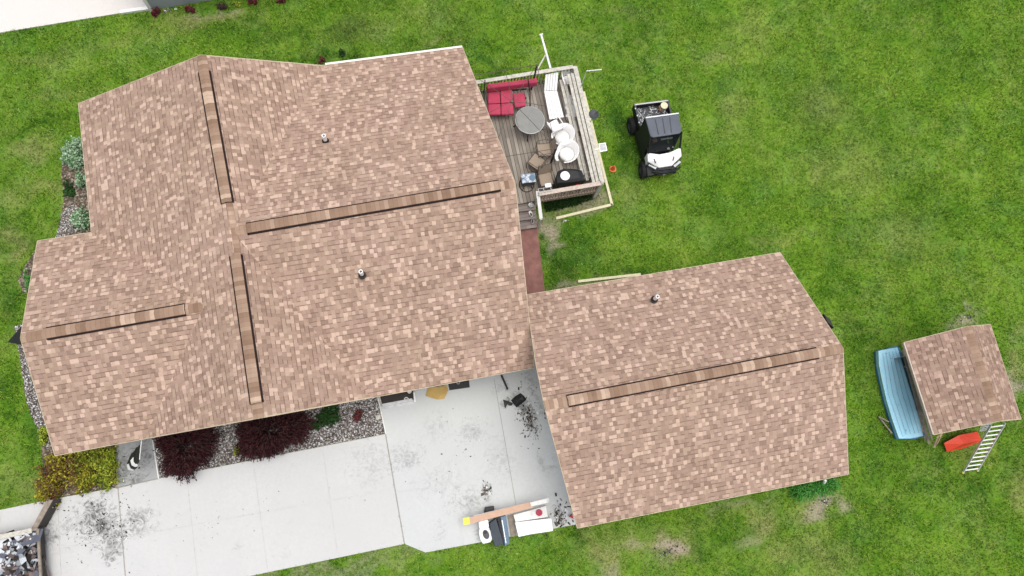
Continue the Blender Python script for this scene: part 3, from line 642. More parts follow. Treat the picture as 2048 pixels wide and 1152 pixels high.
XX, YY = np.meshgrid(gx, gy); vx, vy = XX.ravel(), YY.ravel()
vz = (vnoise(vx, vy, .5, 9)-.5)*.02-.012
me = bpy.data.meshes.new('lawn'); idx = np.arange(nx_*ny_).reshape(ny_, nx_)
quads = np.stack([idx[:-1, :-1], idx[:-1, 1:], idx[1:, 1:], idx[1:, :-1]], -1).reshape(-1, 4)
def np_mesh(me, V, Q, k):
    me.vertices.add(len(V)); me.vertices.foreach_set('co', V.astype(np.float32).ravel())
    me.loops.add(Q.size); me.loops.foreach_set('vertex_index', Q.astype(np.int32).ravel())
    me.polygons.add(len(Q)); me.polygons.foreach_set('loop_start', np.arange(0, Q.size, k, dtype=np.int32))
    me.polygons.foreach_set('loop_total', np.full(len(Q), k, dtype=np.int32)); me.update(calc_edges=True); me.validate()
np_mesh(me, np.stack([vx, vy, vz], 1), quads, 4)
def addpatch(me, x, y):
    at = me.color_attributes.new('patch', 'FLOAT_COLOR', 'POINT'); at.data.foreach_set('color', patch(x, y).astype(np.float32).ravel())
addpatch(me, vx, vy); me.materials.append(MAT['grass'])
lawn = bpy.data.objects.new('lawn', me); C.objects.link(lawn); tag(lawn, kind='structure')

# more footprints: house, garage, neighbour
fp([inn('A1', .4, -.4), inn('In', .4, 0), (hv['Dtl'].x+.5, hv['Dtl'].y-.5), (hv['Dbl'].x+.5, hv['Dbl'].y+.5), (xe-.5, hv['Bbr'].y), (xe-.5, hv['Btr'].y-.5)])
fp([(x0, y0), (x1, y0), (x1, y1), (x0, y1)]); fp([A, B2, D_, E_])
def inside(x, y, poly):
    r = np.zeros(len(x), bool); n = len(poly)
    for i in range(n):
        x1_, y1_ = poly[i]; x2_, y2_ = poly[(i+1) % n]
        c = ((y1_ > y) != (y2_ > y)); xi = (x2_-x1_)*(y-y1_)/((y2_-y1_) if y2_ != y1_ else 1e-9)+x1_; r ^= c & (x < xi)
    return r
def blades(name, bx, by, hmin, hmax, wd, mat, lean=.9, z=-.01, label=None):
    n = len(bx); ang = rng.random(n)*2*np.pi; L = hmin+(hmax-hmin)*rng.random(n)
    ln = lean*(.35+.65*rng.random(n)); dx, dy = np.cos(ang), np.sin(ang); tx, ty = -dy, dx; w_ = wd*(.6+.8*rng.random(n))
    V = np.zeros((n, 3, 3)); V[:, 0] = np.stack([bx+tx*w_, by+ty*w_, np.full(n, z)], 1); V[:, 1] = np.stack([bx-tx*w_, by-ty*w_, np.full(n, z)], 1)
    V[:, 2] = np.stack([bx+dx*L*ln, by+dy*L*ln, z+L*np.sqrt(np.maximum(.05, 1-ln**2*.9))], 1)
    me = bpy.data.meshes.new(name); np_mesh(me, V.reshape(-1, 3), np.arange(3*n).reshape(-1, 3), 3)
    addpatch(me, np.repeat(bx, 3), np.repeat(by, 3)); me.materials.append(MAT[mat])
    o = bpy.data.objects.new(name, me); C.objects.link(o); return o
N = 700000
bx = xl+(xh-xl)*rng.random(N); by = yl+(yh-yl)*rng.random(N)
keep = np.ones(N, bool)
for poly in FP: keep &= ~inside(bx, by, poly)
pt_ = patch(bx, by); keep &= rng.random(N) > pt_[:, 2]*.85
den = vnoise(bx, by, 2.2, 21)*.6+vnoise(bx, by, 6, 22)*.5; keep &= rng.random(N) < den*1.5
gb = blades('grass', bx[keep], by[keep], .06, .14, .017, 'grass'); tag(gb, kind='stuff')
# tall rank grass under the deck rail and along the walk
def strip_blades(poly_px, n, h0, h1, name):
    pts = [W(x, y, 0) for x, y in poly_px]; x_ = [p.x for p in pts]; y_ = [p.y for p in pts]
    ax = min(x_)+(max(x_)-min(x_))*rng.random(n); ay = min(y_)+(max(y_)-min(y_))*rng.random(n); k = inside(ax, ay, [(p.x, p.y) for p in pts])
    return ax[k], ay[k]
s1 = strip_blades([(1085, 395), (1190, 375), (1195, 395), (1150, 412), (1092, 425)], 3500, 0, 0, '')
tg = blades('tall_grass', s1[0], s1[1], .12, .3, .014, 'l_green', .6); tag(tg, kind='stuff')

# pebbles over the beds
def pebbles(name, pts, n, r0=.012, r1=.035):
    pts = [(p[0], p[1]) for p in pts]; x_ = [p[0] for p in pts]; y_ = [p[1] for p in pts]
    ax = min(x_)+(max(x_)-min(x_))*rng.random(n); ay = min(y_)+(max(y_)-min(y_))*rng.random(n); k = inside(ax, ay, pts); ax, ay = ax[k], ay[k]
    m_ = len(ax); o8 = np.array([(1, 0, 0), (0, 1, 0), (-1, 0, 0), (0, -1, 0), (0, 0, 1)], float)
    fc = np.array([(0, 1, 4), (1, 2, 4), (2, 3, 4), (3, 0, 4)]); r = (r0+(r1-r0)*rng.random(m_)**2); t = rng.random(m_)*6.28; el = .6+.8*rng.random(m_)
    V = o8[None]*r[:, None, None]; V[:, :, 0] *= el[:, None]; V[:, :, 2] *= .7
    cx, sx_ = np.cos(t)[:, None], np.sin(t)[:, None]; X = V[:, :, 0]*cx-V[:, :, 1]*sx_; Y = V[:, :, 0]*sx_+V[:, :, 1]*cx
    V = np.stack([X+ax[:, None], Y+ay[:, None], V[:, :, 2]+ZB+.004], -1)
    Q = (fc[None]+5*np.arange(m_)[:, None, None]).reshape(-1, 3)
    me = bpy.data.meshes.new(name); np_mesh(me, V.reshape(-1, 3), Q, 3); me.materials.append(MAT['pebble']); o = bpy.data.objects.new(name, me); C.objects.link(o); return tag(o, kind='stuff')
pebbles('gravel', bedp, 17000); pebbles('gravel', lbedp, 5000); pebbles('gravel', [(p.x, p.y) for p in [W(x, y, 0) for x, y in ((112, 475), (122, 430), (150, 400), (160, 440), (150, 480))]], 1500)
#@@PART2
# ------------------------------------------------------------------ deck
ZD_ = .72; ZRL = 1.62
deck = thing('deck', 'weathered grey wooden deck with railings, bench and stairs right of the house', 'deck', W(1100, 280, 0))
dTR, dBR, dBL = W(1150, 133, ZRL), W(1205, 366, ZRL), W(1078, 388, ZRL)
xl_ = xe-.40; dTL = Vector((xl_, W(952, 163, ZRL).y-.05, ZRL))
pl = [Vector((xl_, dTL.y, ZD_)), Vector((dTR.x, dTR.y, ZD_)), Vector((dBR.x, dBR.y, ZD_)), Vector((dBL.x, dBL.y, ZD_)), W(1068, 402, ZD_), W(1020, 412, ZD_)]
pl[-1] = Vector((xl_, pl[-2].y-.05, ZD_))
MB().prism(pl, ZD_-.04).build('deck_floor', 'deck', deck)
fr_ = MB()
ctr = sum(pl, Vector())/len(pl)
for i in range(len(pl)):
    a, b = pl[i]-Vector((0, 0, .14)), pl[(i+1) % len(pl)]-Vector((0, 0, .14)); a = a+(ctr-a).normalized()*.06; b = b+(ctr-b).normalized()*.06; a.z = b.z = ZD_-.14
    fr_.bar(a, b, .05, .19)
fr_.build('rim_joist', 'wood', deck)
fp([(p.x, p.y) for p in pl])
def railing(a, b, name='railing', cap='raildull', capw=.15, bal='baluster', n=None, lat='raildull'):
    """cap, bottom rail, balusters and end posts between two points at cap height"""
    r = MB().bar(a, b, capw, .04).build(name, cap, deck)
    L = (b-a).length; d = (b-a)/L; n = n or int(L/.13)
    q = MB()
    for i in range(n):
        p = a+d*(L*(i+.5)/n); q.box((p.x, p.y, (ZD_-.10+p.z-.05)/2), (.035, .035, p.z-.05-ZD_+.10), math.atan2(d.y, d.x))
    lo = Vector((0, 0, -(ZRL-ZD_)+.12)); q.bar(a+lo, b+lo, .04, .07); q.bar(a-Vector((0, 0, .07)), b-Vector((0, 0, .07)), .04, .07)
    q.build('balusters', bal, r)
    for p in (a, b): MB().box((p.x, p.y, (p.z-.03)/2), (.09, .09, p.z-.03), math.atan2(d.y, d.x)).build('rail_post', lat, r)
    return r
railing(dTL, dTR+Vector((-.08, 0, 0)), bal='wood')
railing(dBL, dBR+Vector((-.05, 0, 0)), cap='railwarm', capw=.16, n=21)
railing(dTR, dBR, capw=.17, bal='wood')
# built in bench along the right side
be = MB()
for k, (off, dz_, y_) in enumerate(((.165, -.05, .10), (.31, -.06, .10), (.42, -.45, .35), (.56, -.45, .6))):
    be.bar(dTR+Vector((-off, -.25, dz_)), dBR+Vector((-off, y_, dz_)), .115, .035)
bo = be.build('bench_seat', 'raildull', deck)
br_ = MB()
for z_ in (.22, .40): br_.bar(dTR+Vector((-.14, -.15, -z_)), dBR+Vector((-.14, .15, -z_)), .03, .10)
br_.build('bench_back', 'raildull', deck)
for t in (.1, .5, .9):
    p = dTR.lerp(dBR, t)+Vector((-.33, 0, 0)); MB().box((p.x, p.y, (ZD_+1.15)/2), (.42, .08, 1.15-ZD_)).build('bench_support', 'wood', bo)
# stair at the lower left
sa, sb = W(1075, 382, 1.60), W(1082, 437, 1.05)
MB().bar(sa, sb, .13, .045).build('stair_rail', 'white_dirty', deck)
MB().box((sb.x, sb.y, .52), (.09, .09, 1.04)).build('rail_post', 'raildull', deck)
for k, (ya, z_) in enumerate(((407, .54), (425, .36), (443, .18))):
    t = MB(); t.prism([W(1030+k*2, ya, z_), W(1070+k*1.5, ya-5, z_), W(1072+k*1.5, ya+12, z_), W(1031+k*2, ya+17, z_)], z_-.045); t.build('stair_tread', 'tread', deck)
    MB().prism([W(1030+k*2, ya, z_-.05), W(1070+k*1.5, ya-5, z_-.05), W(1070+k*1.5, ya-4, z_-.05), W(1030+k*2, ya+1, z_-.05)], 0).build('stair_riser', 'black', deck)
# arm with brace at the upper rail
arm = thing('clothesline_arm', 'white wooden arm with diagonal brace jutting out from the upper deck rail', 'clothesline arm', W(1100, 138, 1.6))
MB().bar(W(1101, 137, 1.66), W(1082, 69, 1.66), .075, .05).bar(W(1079, 70, 1.68), W(1086, 68, 1.68), .05, .05).build('beam', 'white_dirty', arm)
MB().bar(W(1091, 110, 1.62), W(1075, 139, 1.62), .055, .04).build('brace', 'raildull', arm)
for t in (.2, .4, .6, .8): p = W(1101, 137, 1.66).lerp(W(1082, 69, 1.66), t); MB().tube([p, p+Vector((.06, 0, .0)), p+Vector((.08, .01, .04))], .008, 6).build('hook', 'black', arm)
sh = thing('plant_hanger', 'thin pale green metal hanger pole at the right deck rail', 'plant hanger', W(1161, 178, 0))
MB().tube([W(1160, 179, 1.5), W(1173, 142, 2.75)], .016, 8).build('pole', 'chrome', sh)
MB().tube([W(1173, 142, 2.75), W(1203, 139, 2.75)], .022, 8).build('arm', 'chrome', sh)
bd = thing('bird_feeder', 'dark grey round dish feeder outside the right deck rail', 'bird feeder', W(1187, 235, 0))
q = W(1187, 230, 1.5)
MB().lathe(q, [(0, .02), (.15, .03), (.19, .07), (.20, .07), (.17, -.02), (0, -.03)], 24).build('dish', 'darkgrey', bd, smooth=True)
MB().tube([Vector((q.x, q.y, 0)), q], .014, 6).build('pole', 'blackmetal', bd)
MB().tube([q, W(1203, 217, 1.7), W(1225, 199, 1.75)], .008, 6).build('rod', 'blackmetal', bd)
sl = thing('solar_light', 'small square solar lamp in a white frame on the right deck rail', 'solar light', W(1200, 298, 1.5))
c_ = [W(1197, 287, 1.72), W(1211, 285, 1.72), W(1215, 301, 1.72), W(1200, 304, 1.72)]
MB().prism(c_, 1.69).build('frame', 'whitebright', sl); cc = sum(c_, Vector())/4
MB().prism([cc+(p-cc)*.78+Vector((0, 0, .006)) for p in c_], 1.70).build('panel', 'steel', sl)
MB().bar(W(1189, 300, 1.66), W(1200, 297, 1.66), .05, .04).build('bracket', 'white', sl)
# timbers on the grass
for k, (a, b, c, d, lab) in enumerate(((1167, 184, 1224, 412, 'long pale timber edging running beside the right side of the deck'), (1226, 409, 1112, 437, 'pale timber edging lying below the deck, meeting the long one at a corner'),
                                     (1156, 563, 1281, 549, 'loose pale board lying in grass beside the upper garage eave'))):
    o = MB().bar(W(a, b, .05), W(c, d, .05), .10, .09).build('timber', 'timber'); tag(o, lab, 'timber', 'pale timbers lying on the lawn')
# gazebo frame without its cover
gz = thing('gazebo_frame', 'bare canopy frame of thin metal ribs over the deck furniture', 'gazebo', W(1040, 240, ZD_))
GZ = 2.62; g1, g2, g3, g4 = W(1074, 130, GZ), W(1112, 297, GZ), W(982, 318, GZ), W(946, 151, GZ); hub = W(1024, 203, 3.05)
for a, b in ((g1, g2), (g2, g3), (g3, g4), (g4, g1)): MB().tube([a, b], .013, 6).build('edge_rail', 'bronze', gz)
for e in (g1, g2, g3, g4, (g1+g2)/2, (g2+g3)/2, (g3+g4)/2, (g4+g1)/2): MB().tube([hub, hub.lerp(e, .5)+Vector((0, 0, .05)), e], .010, 6).build('rib', 'bronze', gz)
MB().lathe(hub, [(0, .05), (.05, .04), (.06, -.03), (0, -.04)], 12).build('hub', 'bronze', gz)
for e in (g1, g2, g3, g4): MB().box((e.x, e.y, (GZ+ZD_)/2), (.055, .055, GZ-ZD_)).build('post', 'blackmetal', gz)

# porch swing with red cushions
swg = thing('porch_swing', 'crimson cushioned porch swing at the upper left corner of the deck', 'swing', W(1012, 200, ZD_))
def cushion(pts, z0, mat, parent, name, th=.12):
    o = MB().prism(pts, z0).build(name, mat, parent, bevel=.035); return o
ZS = 1.22
cushion([W(973, 168, 1.72), W(1074, 155.5, 1.72), W(1075, 165, 1.62), W(975, 177, 1.62)], 1.3, 'red', swg, 'back_cushion')
cushion([W(976, 181, ZS), W(999, 179, ZS), W(1001, 206, ZS+.03), W(976, 207, ZS+.03)], ZS-.12, 'red', swg, 'seat_cushion')
cushion([W(976, 208, ZS+.03), W(1001, 207, ZS+.03), W(1002, 229, ZS-.04), W(977, 229, ZS-.04)], ZS-.16, 'red', swg, 'footrest_cushion')
cushion([W(1000.5, 177, ZS+.04), W(1024, 175.6, ZS+.04), W(1026, 204, ZS+.06), W(1002, 206, ZS+.06)], ZS-.1, 'red', swg, 'seat_cushion')
cushion([W(1002, 207, ZS+.05), W(1026, 205, ZS+.05), W(1028, 228, ZS-.03), W(1003, 229, ZS-.03)], ZS-.16, 'red', swg, 'footrest_cushion')
cushion([W(1026, 186, ZS-.02), W(1049, 184.5, ZS-.02), W(1052, 211, ZS-.02), W(1030, 215, ZS-.02)], ZS-.14, 'red', swg, 'seat_cushion')
for (a, b, c, d) in ((970, 160, 968, 215), (1056, 158, 1060, 213)):
    MB().tube([W(a, b, 2.0), W(c, (b+d)/2, 1.35), W(c, d, ZD_)], .022, 8).tube([W(c, (b+d)/2, 1.35), W(c-2, b+20, ZD_)], .02, 8).build('side_frame', 'blackmetal', swg)
MB().bar(W(975, 205, 1.02), W(1053, 196, 1.02), .05, .05).bar(W(975, 185, 1.04), W(1053, 178, 1.04), .05, .05).build('seat_frame', 'blackmetal', swg)

# round table
tb = thing('round_table', 'round frosted glass patio table in the middle of the deck', 'table', W(1060, 250, ZD_))
q = W(1060, 240, ZD_+.72); MB().disc(q, .545, .012, 48).build('tabletop', 'glass_table', tb)
MB().lathe(q+Vector((0, 0, -.02)), [(.55, .03), (.575, .02), (.575, -.01), (.55, -.02), (.535, 0), (.55, .03)], 48).build('rim', 'steel', tb)
for k in range(4):
    t = math.radians(75+90*k); MB().tube([q+Vector((.15*math.cos(t), .15*math.sin(t), -.03)), q+Vector((.35*math.cos(t), .35*math.sin(t), -.35)), q+Vector((.58*math.cos(t), .58*math.sin(t), -.715))], .018, 8).build('leg', 'blackmetal', tb)

# white chaise
ch = thing('chaise_lounge', 'long white slatted chaise lounge on the right half of the deck', 'lounger', W(1108, 190, ZD_))
def slats(c4, n, gap, mat, parent, name, th=.03, axis=0):
    """c4 near-left, near-right, far-right, far-left; n lengthwise slats"""
    a, b, c, d = c4; mb = MB()
    for i in range(n):
        t0, t1 = (i+gap)/n, (i+1-gap)/n
        mb.prism([a.lerp(b, t0), a.lerp(b, t1), d.lerp(c, t1), d.lerp(c, t0)], 0, bottom=None) if 0 else mb.solid(
            [a.lerp(b, t0), a.lerp(b, t1), d.lerp(c, t1), d.lerp(c, t0)]+[p-Vector((0, 0, th)) for p in (a.lerp(b, t0), a.lerp(b, t1), d.lerp(c, t1), d.lerp(c, t0))],
            [(0, 1, 2, 3), (7, 6, 5, 4), (0, 4, 5, 1), (1, 5, 6, 2), (2, 6, 7, 3), (3, 7, 4, 0)])
    return mb.build(name, mat, parent)
slats([W(1088, 181, 1.12), W(1114, 180, 1.12), W(1117, 144, 1.5), W(1091, 149, 1.5)], 5, .06, 'whitebright', ch, 'backrest')
slats([W(1099, 239, 1.10), W(1128, 234, 1.10), W(1114, 181, 1.12), W(1088, 182, 1.12)], 5, .06, 'whitebright', ch, 'seat')
for x, y in ((1091, 190), (1114, 186), (1101, 234), (1124, 230)):
    p = W(x, y, 1.08); MB().box((p.x, p.y, (ZD_+1.08)/2), (.05, .07, 1.08-ZD_)).build('leg', 'white', ch)

def plastic_chair(name, label, px, py, rz, group, mat='whitebright', zb=None):
    """monobloc chair; local -y is the front"""
    z0 = ZD_ if zb is None else zb
    t = thing(name, label, 'chair', W(px, py, z0), rz, group)
    s = MB(); s.prism([Vector(p) for p in ((-.22, -.24, .42), (.22, -.24, .42), (.19, .2, .40), (-.19, .2, .40))], .385); s.build('seat', mat, t, bevel=.012, local=True)
    b = MB()
    for k in range(5):
        x = -.16+.08*k; b.solid([(x-.03, .20, .42), (x+.03, .20, .42), (x+.03, .22, .42), (x-.03, .22, .42), (x*1.15-.034, .31, .84), (x*1.15+.034, .31, .84), (x*1.15+.034, .33, .84), (x*1.15-.034, .33, .84)],
                                [(0, 1, 5, 4), (2, 3, 7, 6), (1, 2, 6, 5), (3, 0, 4, 7), (4, 5, 6, 7)])
    b.tube([(-.24, .30, .82), (-.12, .34, .88), (.12, .34, .88), (.24, .30, .82)], .022, 8); b.build('backrest', mat, t, local=True)
    for sx in (-1, 1):
        MB().tube([(sx*.25, -.22, .62), (sx*.26, .05, .64), (sx*.22, .28, .66)], [.028, .024, .02], 8).build('armrest', mat, t, local=True)
        MB().tube([(sx*.25, -.22, .62), (sx*.24, -.24, .3), (sx*.26, -.28, 0)], .022, 8).build('leg', mat, t, local=True)
        MB().tube([(sx*.22, .26, .66), (sx*.21, .24, .4), (sx*.25, .32, 0)], .022, 8).build('leg', mat, t, local=True)
    return t
plastic_chair('plastic_chair', 'white plastic chair tucked in the upper right deck corner', 1133, 170, math.radians(5), 'white plastic chairs on the deck')
plastic_chair('plastic_chair', 'white plastic chair between the chaise lounge and the round table', 1107, 262, math.radians(200), 'white plastic chairs on the deck')
def tub_chair(label, px, py, rz, tip, zz=.42):
    t = thing('tub_chair', label, 'chair', W(px, py, ZD_), rz, 'white rounded tub chairs on the deck')
    n = 28; b = MB(); R = .40
    for k in range(n+1):
        a = math.radians(-75+330*k/n); hgt = .50+.30*max(0, math.sin(a*.5+.75))**2; rr = R*(1+tip*max(0, math.cos(a-math.radians(250)))**6)
        b.v += [Vector((rr*.72*math.cos(a), rr*.72*math.sin(a), .30)), Vector((rr*math.cos(a), rr*math.sin(a), hgt)), Vector((rr*1.07*math.cos(a), rr*1.07*math.sin(a), hgt-.01)), Vector((rr*.80*math.cos(a), rr*.80*math.sin(a), .26))]
    for k in range(n):
        i = 4*k
        for q_ in range(3): b.f.append((i+q_, i+4+q_, i+5+q_, i+1+q_)); b.mi.append(0)
    b.build('shell', 'whitebright', t, smooth=True, local=True)
    MB().lathe((0, 0, .30), [(0, .14), (.16, .14), (.25, .11), (.29, .04), (.28, -.04), (0, -.05)], 26).build('seat_cushion', 'white_dirty', t, smooth=True, local=True)
    MB().lathe((0, 0, 0), [(.22, 0), (.24, .02), (.2, .27), (.18, .27)], 20).build('base', 'white', t, local=True)
    return t
tub_chair('white rounded tub chair, upper of the two beside the grill end of the deck', 1122, 282, math.radians(-70), .1)
tub_chair('white rounded tub chair with pointed front, lower of the two above the grill', 1131, 315, math.radians(-45), .35)

def sling_chair(label, px, py, rz):
    t = thing('sling_chair', label, 'chair', W(px, py, ZD_), rz, 'taupe sling chairs on the deck')
    MB().solid([(-.24, -.25, .43), (.24, -.25, .43), (.24, 0, .40), (-.24, 0, .40), (.24, .22, .42), (-.24, .22, .42), (-.24, -.25, .415), (.24, -.25, .415), (.24, 0, .385), (-.24, 0, .385), (.24, .22, .405), (-.24, .22, .405)],
               [(0, 1, 2, 3), (3, 2, 4, 5), (7, 6, 9, 8), (8, 9, 11, 10), (0, 6, 7, 1)]).build('seat', 'sling', t, local=True)
    MB().solid([(-.24, .23, .44), (.24, .23, .44), (.24, .36, .92), (-.24, .36, .92), (-.24, .245, .44), (.24, .245, .44), (.24, .375, .92), (-.24, .375, .92)], [(0, 1, 2, 3), (5, 4, 7, 6), (3, 2, 6, 7)]).build('backrest', 'sling', t, local=True)
    for sx in (-1, 1):
        MB().tube([(sx*.26, -.27, .43), (sx*.26, 0, .40), (sx*.26, .22, .43), (sx*.26, .37, .94)], .014, 8).build('side_rail', 'bronze', t, local=True)
        MB().tube([(sx*.27, .28, .66), (sx*.30, 0, .67), (sx*.30, -.24, .64), (sx*.29, -.27, .42), (sx*.28, -.25, .02)], .014, 8).build('armrest', 'bronze', t, local=True)
        MB().tube([(sx*.27, .2, .42), (sx*.28, .30, .02)], .014, 8).build('leg', 'bronze', t, local=True)
    MB().tube([(-.26, .37, .94), (.26, .37, .94)], .014, 8).tube([(-.26, -.27, .43), (.26, -.27, .43)], .012, 8).build('cross_rail', 'bronze', t, local=True)
    MB().lathe((0, 0, 0), [(.25, .012), (.265, .02), (.28, .012), (.265, 0), (.25, .012)], 28).build('base_ring', 'bronze', t, local=True)
    return t
sling_chair('taupe sling chair turned sideways toward the house, just below the round table', 1086, 308, math.radians(-93))
sling_chair('taupe sling chair set askew, middle of three near the patio heater box', 1071, 332, math.radians(-138))
sling_chair('taupe sling chair facing the lower deck rail beside the black grill', 1089, 366, math.radians(2))
# rolling cooler
ck = thing('cooler', 'blue and white patterned box cooler on a round black stand by the house', 'cooler', W(1054, 366, ZD_))
m = NT('cooler_print', .5); p = m.pos(); m.base(m.ramp(m.noise(p, 7, 5, .75, .8), [(.36, (.03, .06, .12)), (.46, (.16, .24, .36)), (.53, (.40, .46, .52)), (.62, (.68, .72, .76))])); MAT['print'] = m.m
q = W(1057, 356, ZD_+.62); rzc = math.radians(-3)
MB().box(q-Vector((0, 0, .03)), (.54, .36, .06), rzc).build('lid', 'print', ck, bevel=.02)
MB().box(q-Vector((0, 0, .23)), (.50, .33, .34), rzc).build('body', 'darkgrey', ck, bevel=.02)
MB().disc(q+Vector((.14, -.02, .002)), .12, .015, 20).build('cup_tray', 'bluegrey', ck)
q2 = Vector((q.x-.02, q.y-.04, ZD_))
MB().lathe(q2, [(.27, .012), (.285, .025), (.30, .012), (.285, 0), (.27, .012)], 32).build('base_ring', 'blackmetal', ck)
for k in range(4): t = math.radians(45+90*k); MB().tube([q2+Vector((.28*math.cos(t), .28*math.sin(t), .01)), q2+Vector((.15*math.cos(t), .12*math.sin(t), .24))], .012, 6).build('leg', 'blackmetal', ck)
# grill
gr_ = thing('grill', 'black covered barbecue grill with a white plate on top by the lower rail', 'grill', W(1140, 368, ZD_))
ZG = 1.72
gp = [W(1116, 341, ZG), W(1127, 336, ZG), W(1150, 337, ZG), W(1165, 340, ZG), W(1170, 353, ZG), W(1172, 361, ZG), W(1140, 365, ZG), W(1113, 367, ZG), W(1111, 356, ZG)]
gc = sum(gp, Vector())/len(gp)
MB().prism([gc+(p-gc)*.97-Vector((0, 0, .12)) for p in gp], ZD_+.1).build('cabinet', 'black', gr_, bevel=.02)
lid = MB(); lid.solid([p-Vector((0, 0, .12)) for p in gp]+[gc+(p-gc)*.93+Vector((0, 0, 0)) for p in gp]+[gc+(p-gc)*.6+Vector((0, 0, .06)) for p in gp],
    [tuple(range(18, 27))]+[(i, (i+1) % 9, 9+(i+1) % 9, 9+i) for i in range(9)]+[(9+i, 9+(i+1) % 9, 18+(i+1) % 9, 18+i) for i in range(9)]); lid.build('lid', 'black', gr_, smooth=False)
tag(MB().lathe(W(1130, 352, ZG+.065), [(0, .008), (.12, .008), (.17, .03), (.18, .028), (.12, -.004), (0, -.004)], 28).build('plate', 'whitebright'), 'round white plate lying on top of the black grill', 'plate')
MB().lathe(W(1177, 349, 1.5), [(.10, 0), (.11, .012), (.12, 0), (.11, -.012), (.10, 0)], 24).build('handle_ring', 'steel', gr_)
for x, y in ((1118, 364), (1168, 361), (1120, 345), (1163, 345)): p = W(x, y, ZG); MB().box((p.x, p.y, ZD_+.06), (.05, .05, .12)).build('leg', 'blackmetal', gr_)
# small things on the deck
tag(MB().prism(P(1.12, (1126, 193), (1146, 189), (1152, 233), (1136, 236)), .80).build('storage_box', 'white_dirty'), 'dull white storage box standing against the bench right of the chaise', 'box')
tb2 = MB()
for k in range(9):
    a = W(1130+random.random()*18, 186+random.random()*46, 1.15); r = random.random()*3; s_ = .05+.10*random.random()
    tb2.solid([a+Vector((s_*math.cos(r+t_), s_*.8*math.sin(r+t_), 0)) for t_ in (0, 1.6, 3.1, 4.7)]+[a+Vector((0, 0, .05))], [(0, 1, 4), (1, 2, 4), (2, 3, 4), (3, 0, 4), (3, 2, 1, 0)])
tag(tb2.build('plastic_sheet', 'chrome'), 'crumpled grey plastic sheeting lying on the white storage box', 'plastic sheet')
tag(MB().lathe(W(1145, 172, 1.1), [(.05, 0), (.09, .12), (.10, .12), (.10, .13), (.075, .13), (.06, .03), (0, .03)], 18).build('flower_pot', 'redlid'), 'dark red flower pot beside the bench in the upper deck corner', 'flower pot')
q = W(1096, 371, 1.70); bx_ = thing('bait_box', 'small white box sitting on the lower deck rail', 'box', q)
MB().box(q-Vector((0, 0, .03)), (.22, .14, .10)).build('body', 'whitebright', bx_, bevel=.01); MB().box(q+Vector((0, 0, .03)), (.23, .15, .02)).build('lid', 'white', bx_)
wb = MB()
for (a, b, c, d) in ((1076, 378, 1100, 374), (1078, 386, 1104, 381), (1076, 378, 1078, 386), (1100, 374, 1104, 381), (1086, 376, 1089, 384)): wb.tube([W(a, b, 1.68), W(c, d, 1.68)], .012, 6)
tag(wb.build('wire_rack', 'chrome'), 'pale wire rack on the corner of the lower deck rail', 'rack')
def leaf_cloud(mb, c, rx, ry, h, n, s0, s1, shell=.55, flat=0.0, lobes=6, seed=0, asp=1.6):
    """small leaf quads through an uneven crown"""
    r = random.Random(seed*77+n); c = Vector(c)
    L = [(r.uniform(-.55, .55), r.uniform(-.55, .55), r.uniform(.35, .62), r.uniform(.6, 1.0)) for _ in range(lobes)]
    for _ in range(n):
        lx, ly, lr, lh = r.choice(L)
        while True:
            x, y, z = r.uniform(-1, 1), r.uniform(-1, 1), r.uniform(-.6, 1)
            d = x*x+y*y+z*z
            if d < 1: break
        k = (shell+(1-shell)*r.random())/max(.2, math.sqrt(d)) if r.random() < .75 else 1
        k *= .82+.25*math.sin(5*math.atan2(y, x)+lx*9)+.12*math.sin(11*x+7*z)
        p = c+Vector(((lx+x*k*lr)*rx, (ly+y*k*lr)*ry, max(.02, (.35+.65*z*k)*h*lh)))
        n_ = Vector((r.gauss(0, 1), r.gauss(0, 1), abs(r.gauss(0, 1))+.6)).normalized(); u = n_.orthogonal().normalized(); u = (Matrix.Rotation(r.random()*6.28, 3, n_) @ u); v = n_.cross(u)
        s_ = r.uniform(s0, s1)
        mb.face([p-u*s_*asp/2, p-v*s_/2, p+u*s_*asp/2, p+v*s_/2])
def bush(name, label, cat, px, py, rx, ry, h, mat, n, s0=.03, s1=.06, group=None, seed=1, lobes=7, asp=1.6, twigs=10, z=0):
    c = W(px, py, z); t = thing(name, label, cat, c, 0, group)
    mb = MB(); leaf_cloud(mb, c, rx/54, ry/54, h, n, s0, s1, seed=seed, lobes=lobes, asp=asp); mb.build('foliage', mat, t)
    st = MB(); r = random.Random(seed)
    for k in range(twigs):
        a = r.random()*6.28; e = c+Vector((rx/54*.7*math.cos(a), ry/54*.7*math.sin(a), h*r.uniform(.4, .8))); st.tube([c, c.lerp(e, .5)+Vector((0, 0, h*.15)), e], [.014, .009, .004], 5)
    st.build('stems', 'stem', t); return t
for k, (px, py, nm, mt) in enumerate(((1118, 382, 'pale pink flower bunch hanging on the lower deck rail', 'pink'), (1153, 373, 'bright red flower bunch hanging on the lower deck rail near the corner', 'redplastic'))):
    c = W(px, py, 1.45); t = thing('hanging_flowers', nm, 'flowers', c, 0, 'flower bunches on the lower deck rail')
    mb = MB(); leaf_cloud(mb, c-Vector((0, 0, .05)), .13, .10, .16, 90, .04, .08, seed=k+3, lobes=3); mb.build('petals', 'petalpink' if 0 else mt, t)
    MB().tube([c, c+Vector((0, .02, .2))], .006, 5).build('hook', 'blackmetal', t)
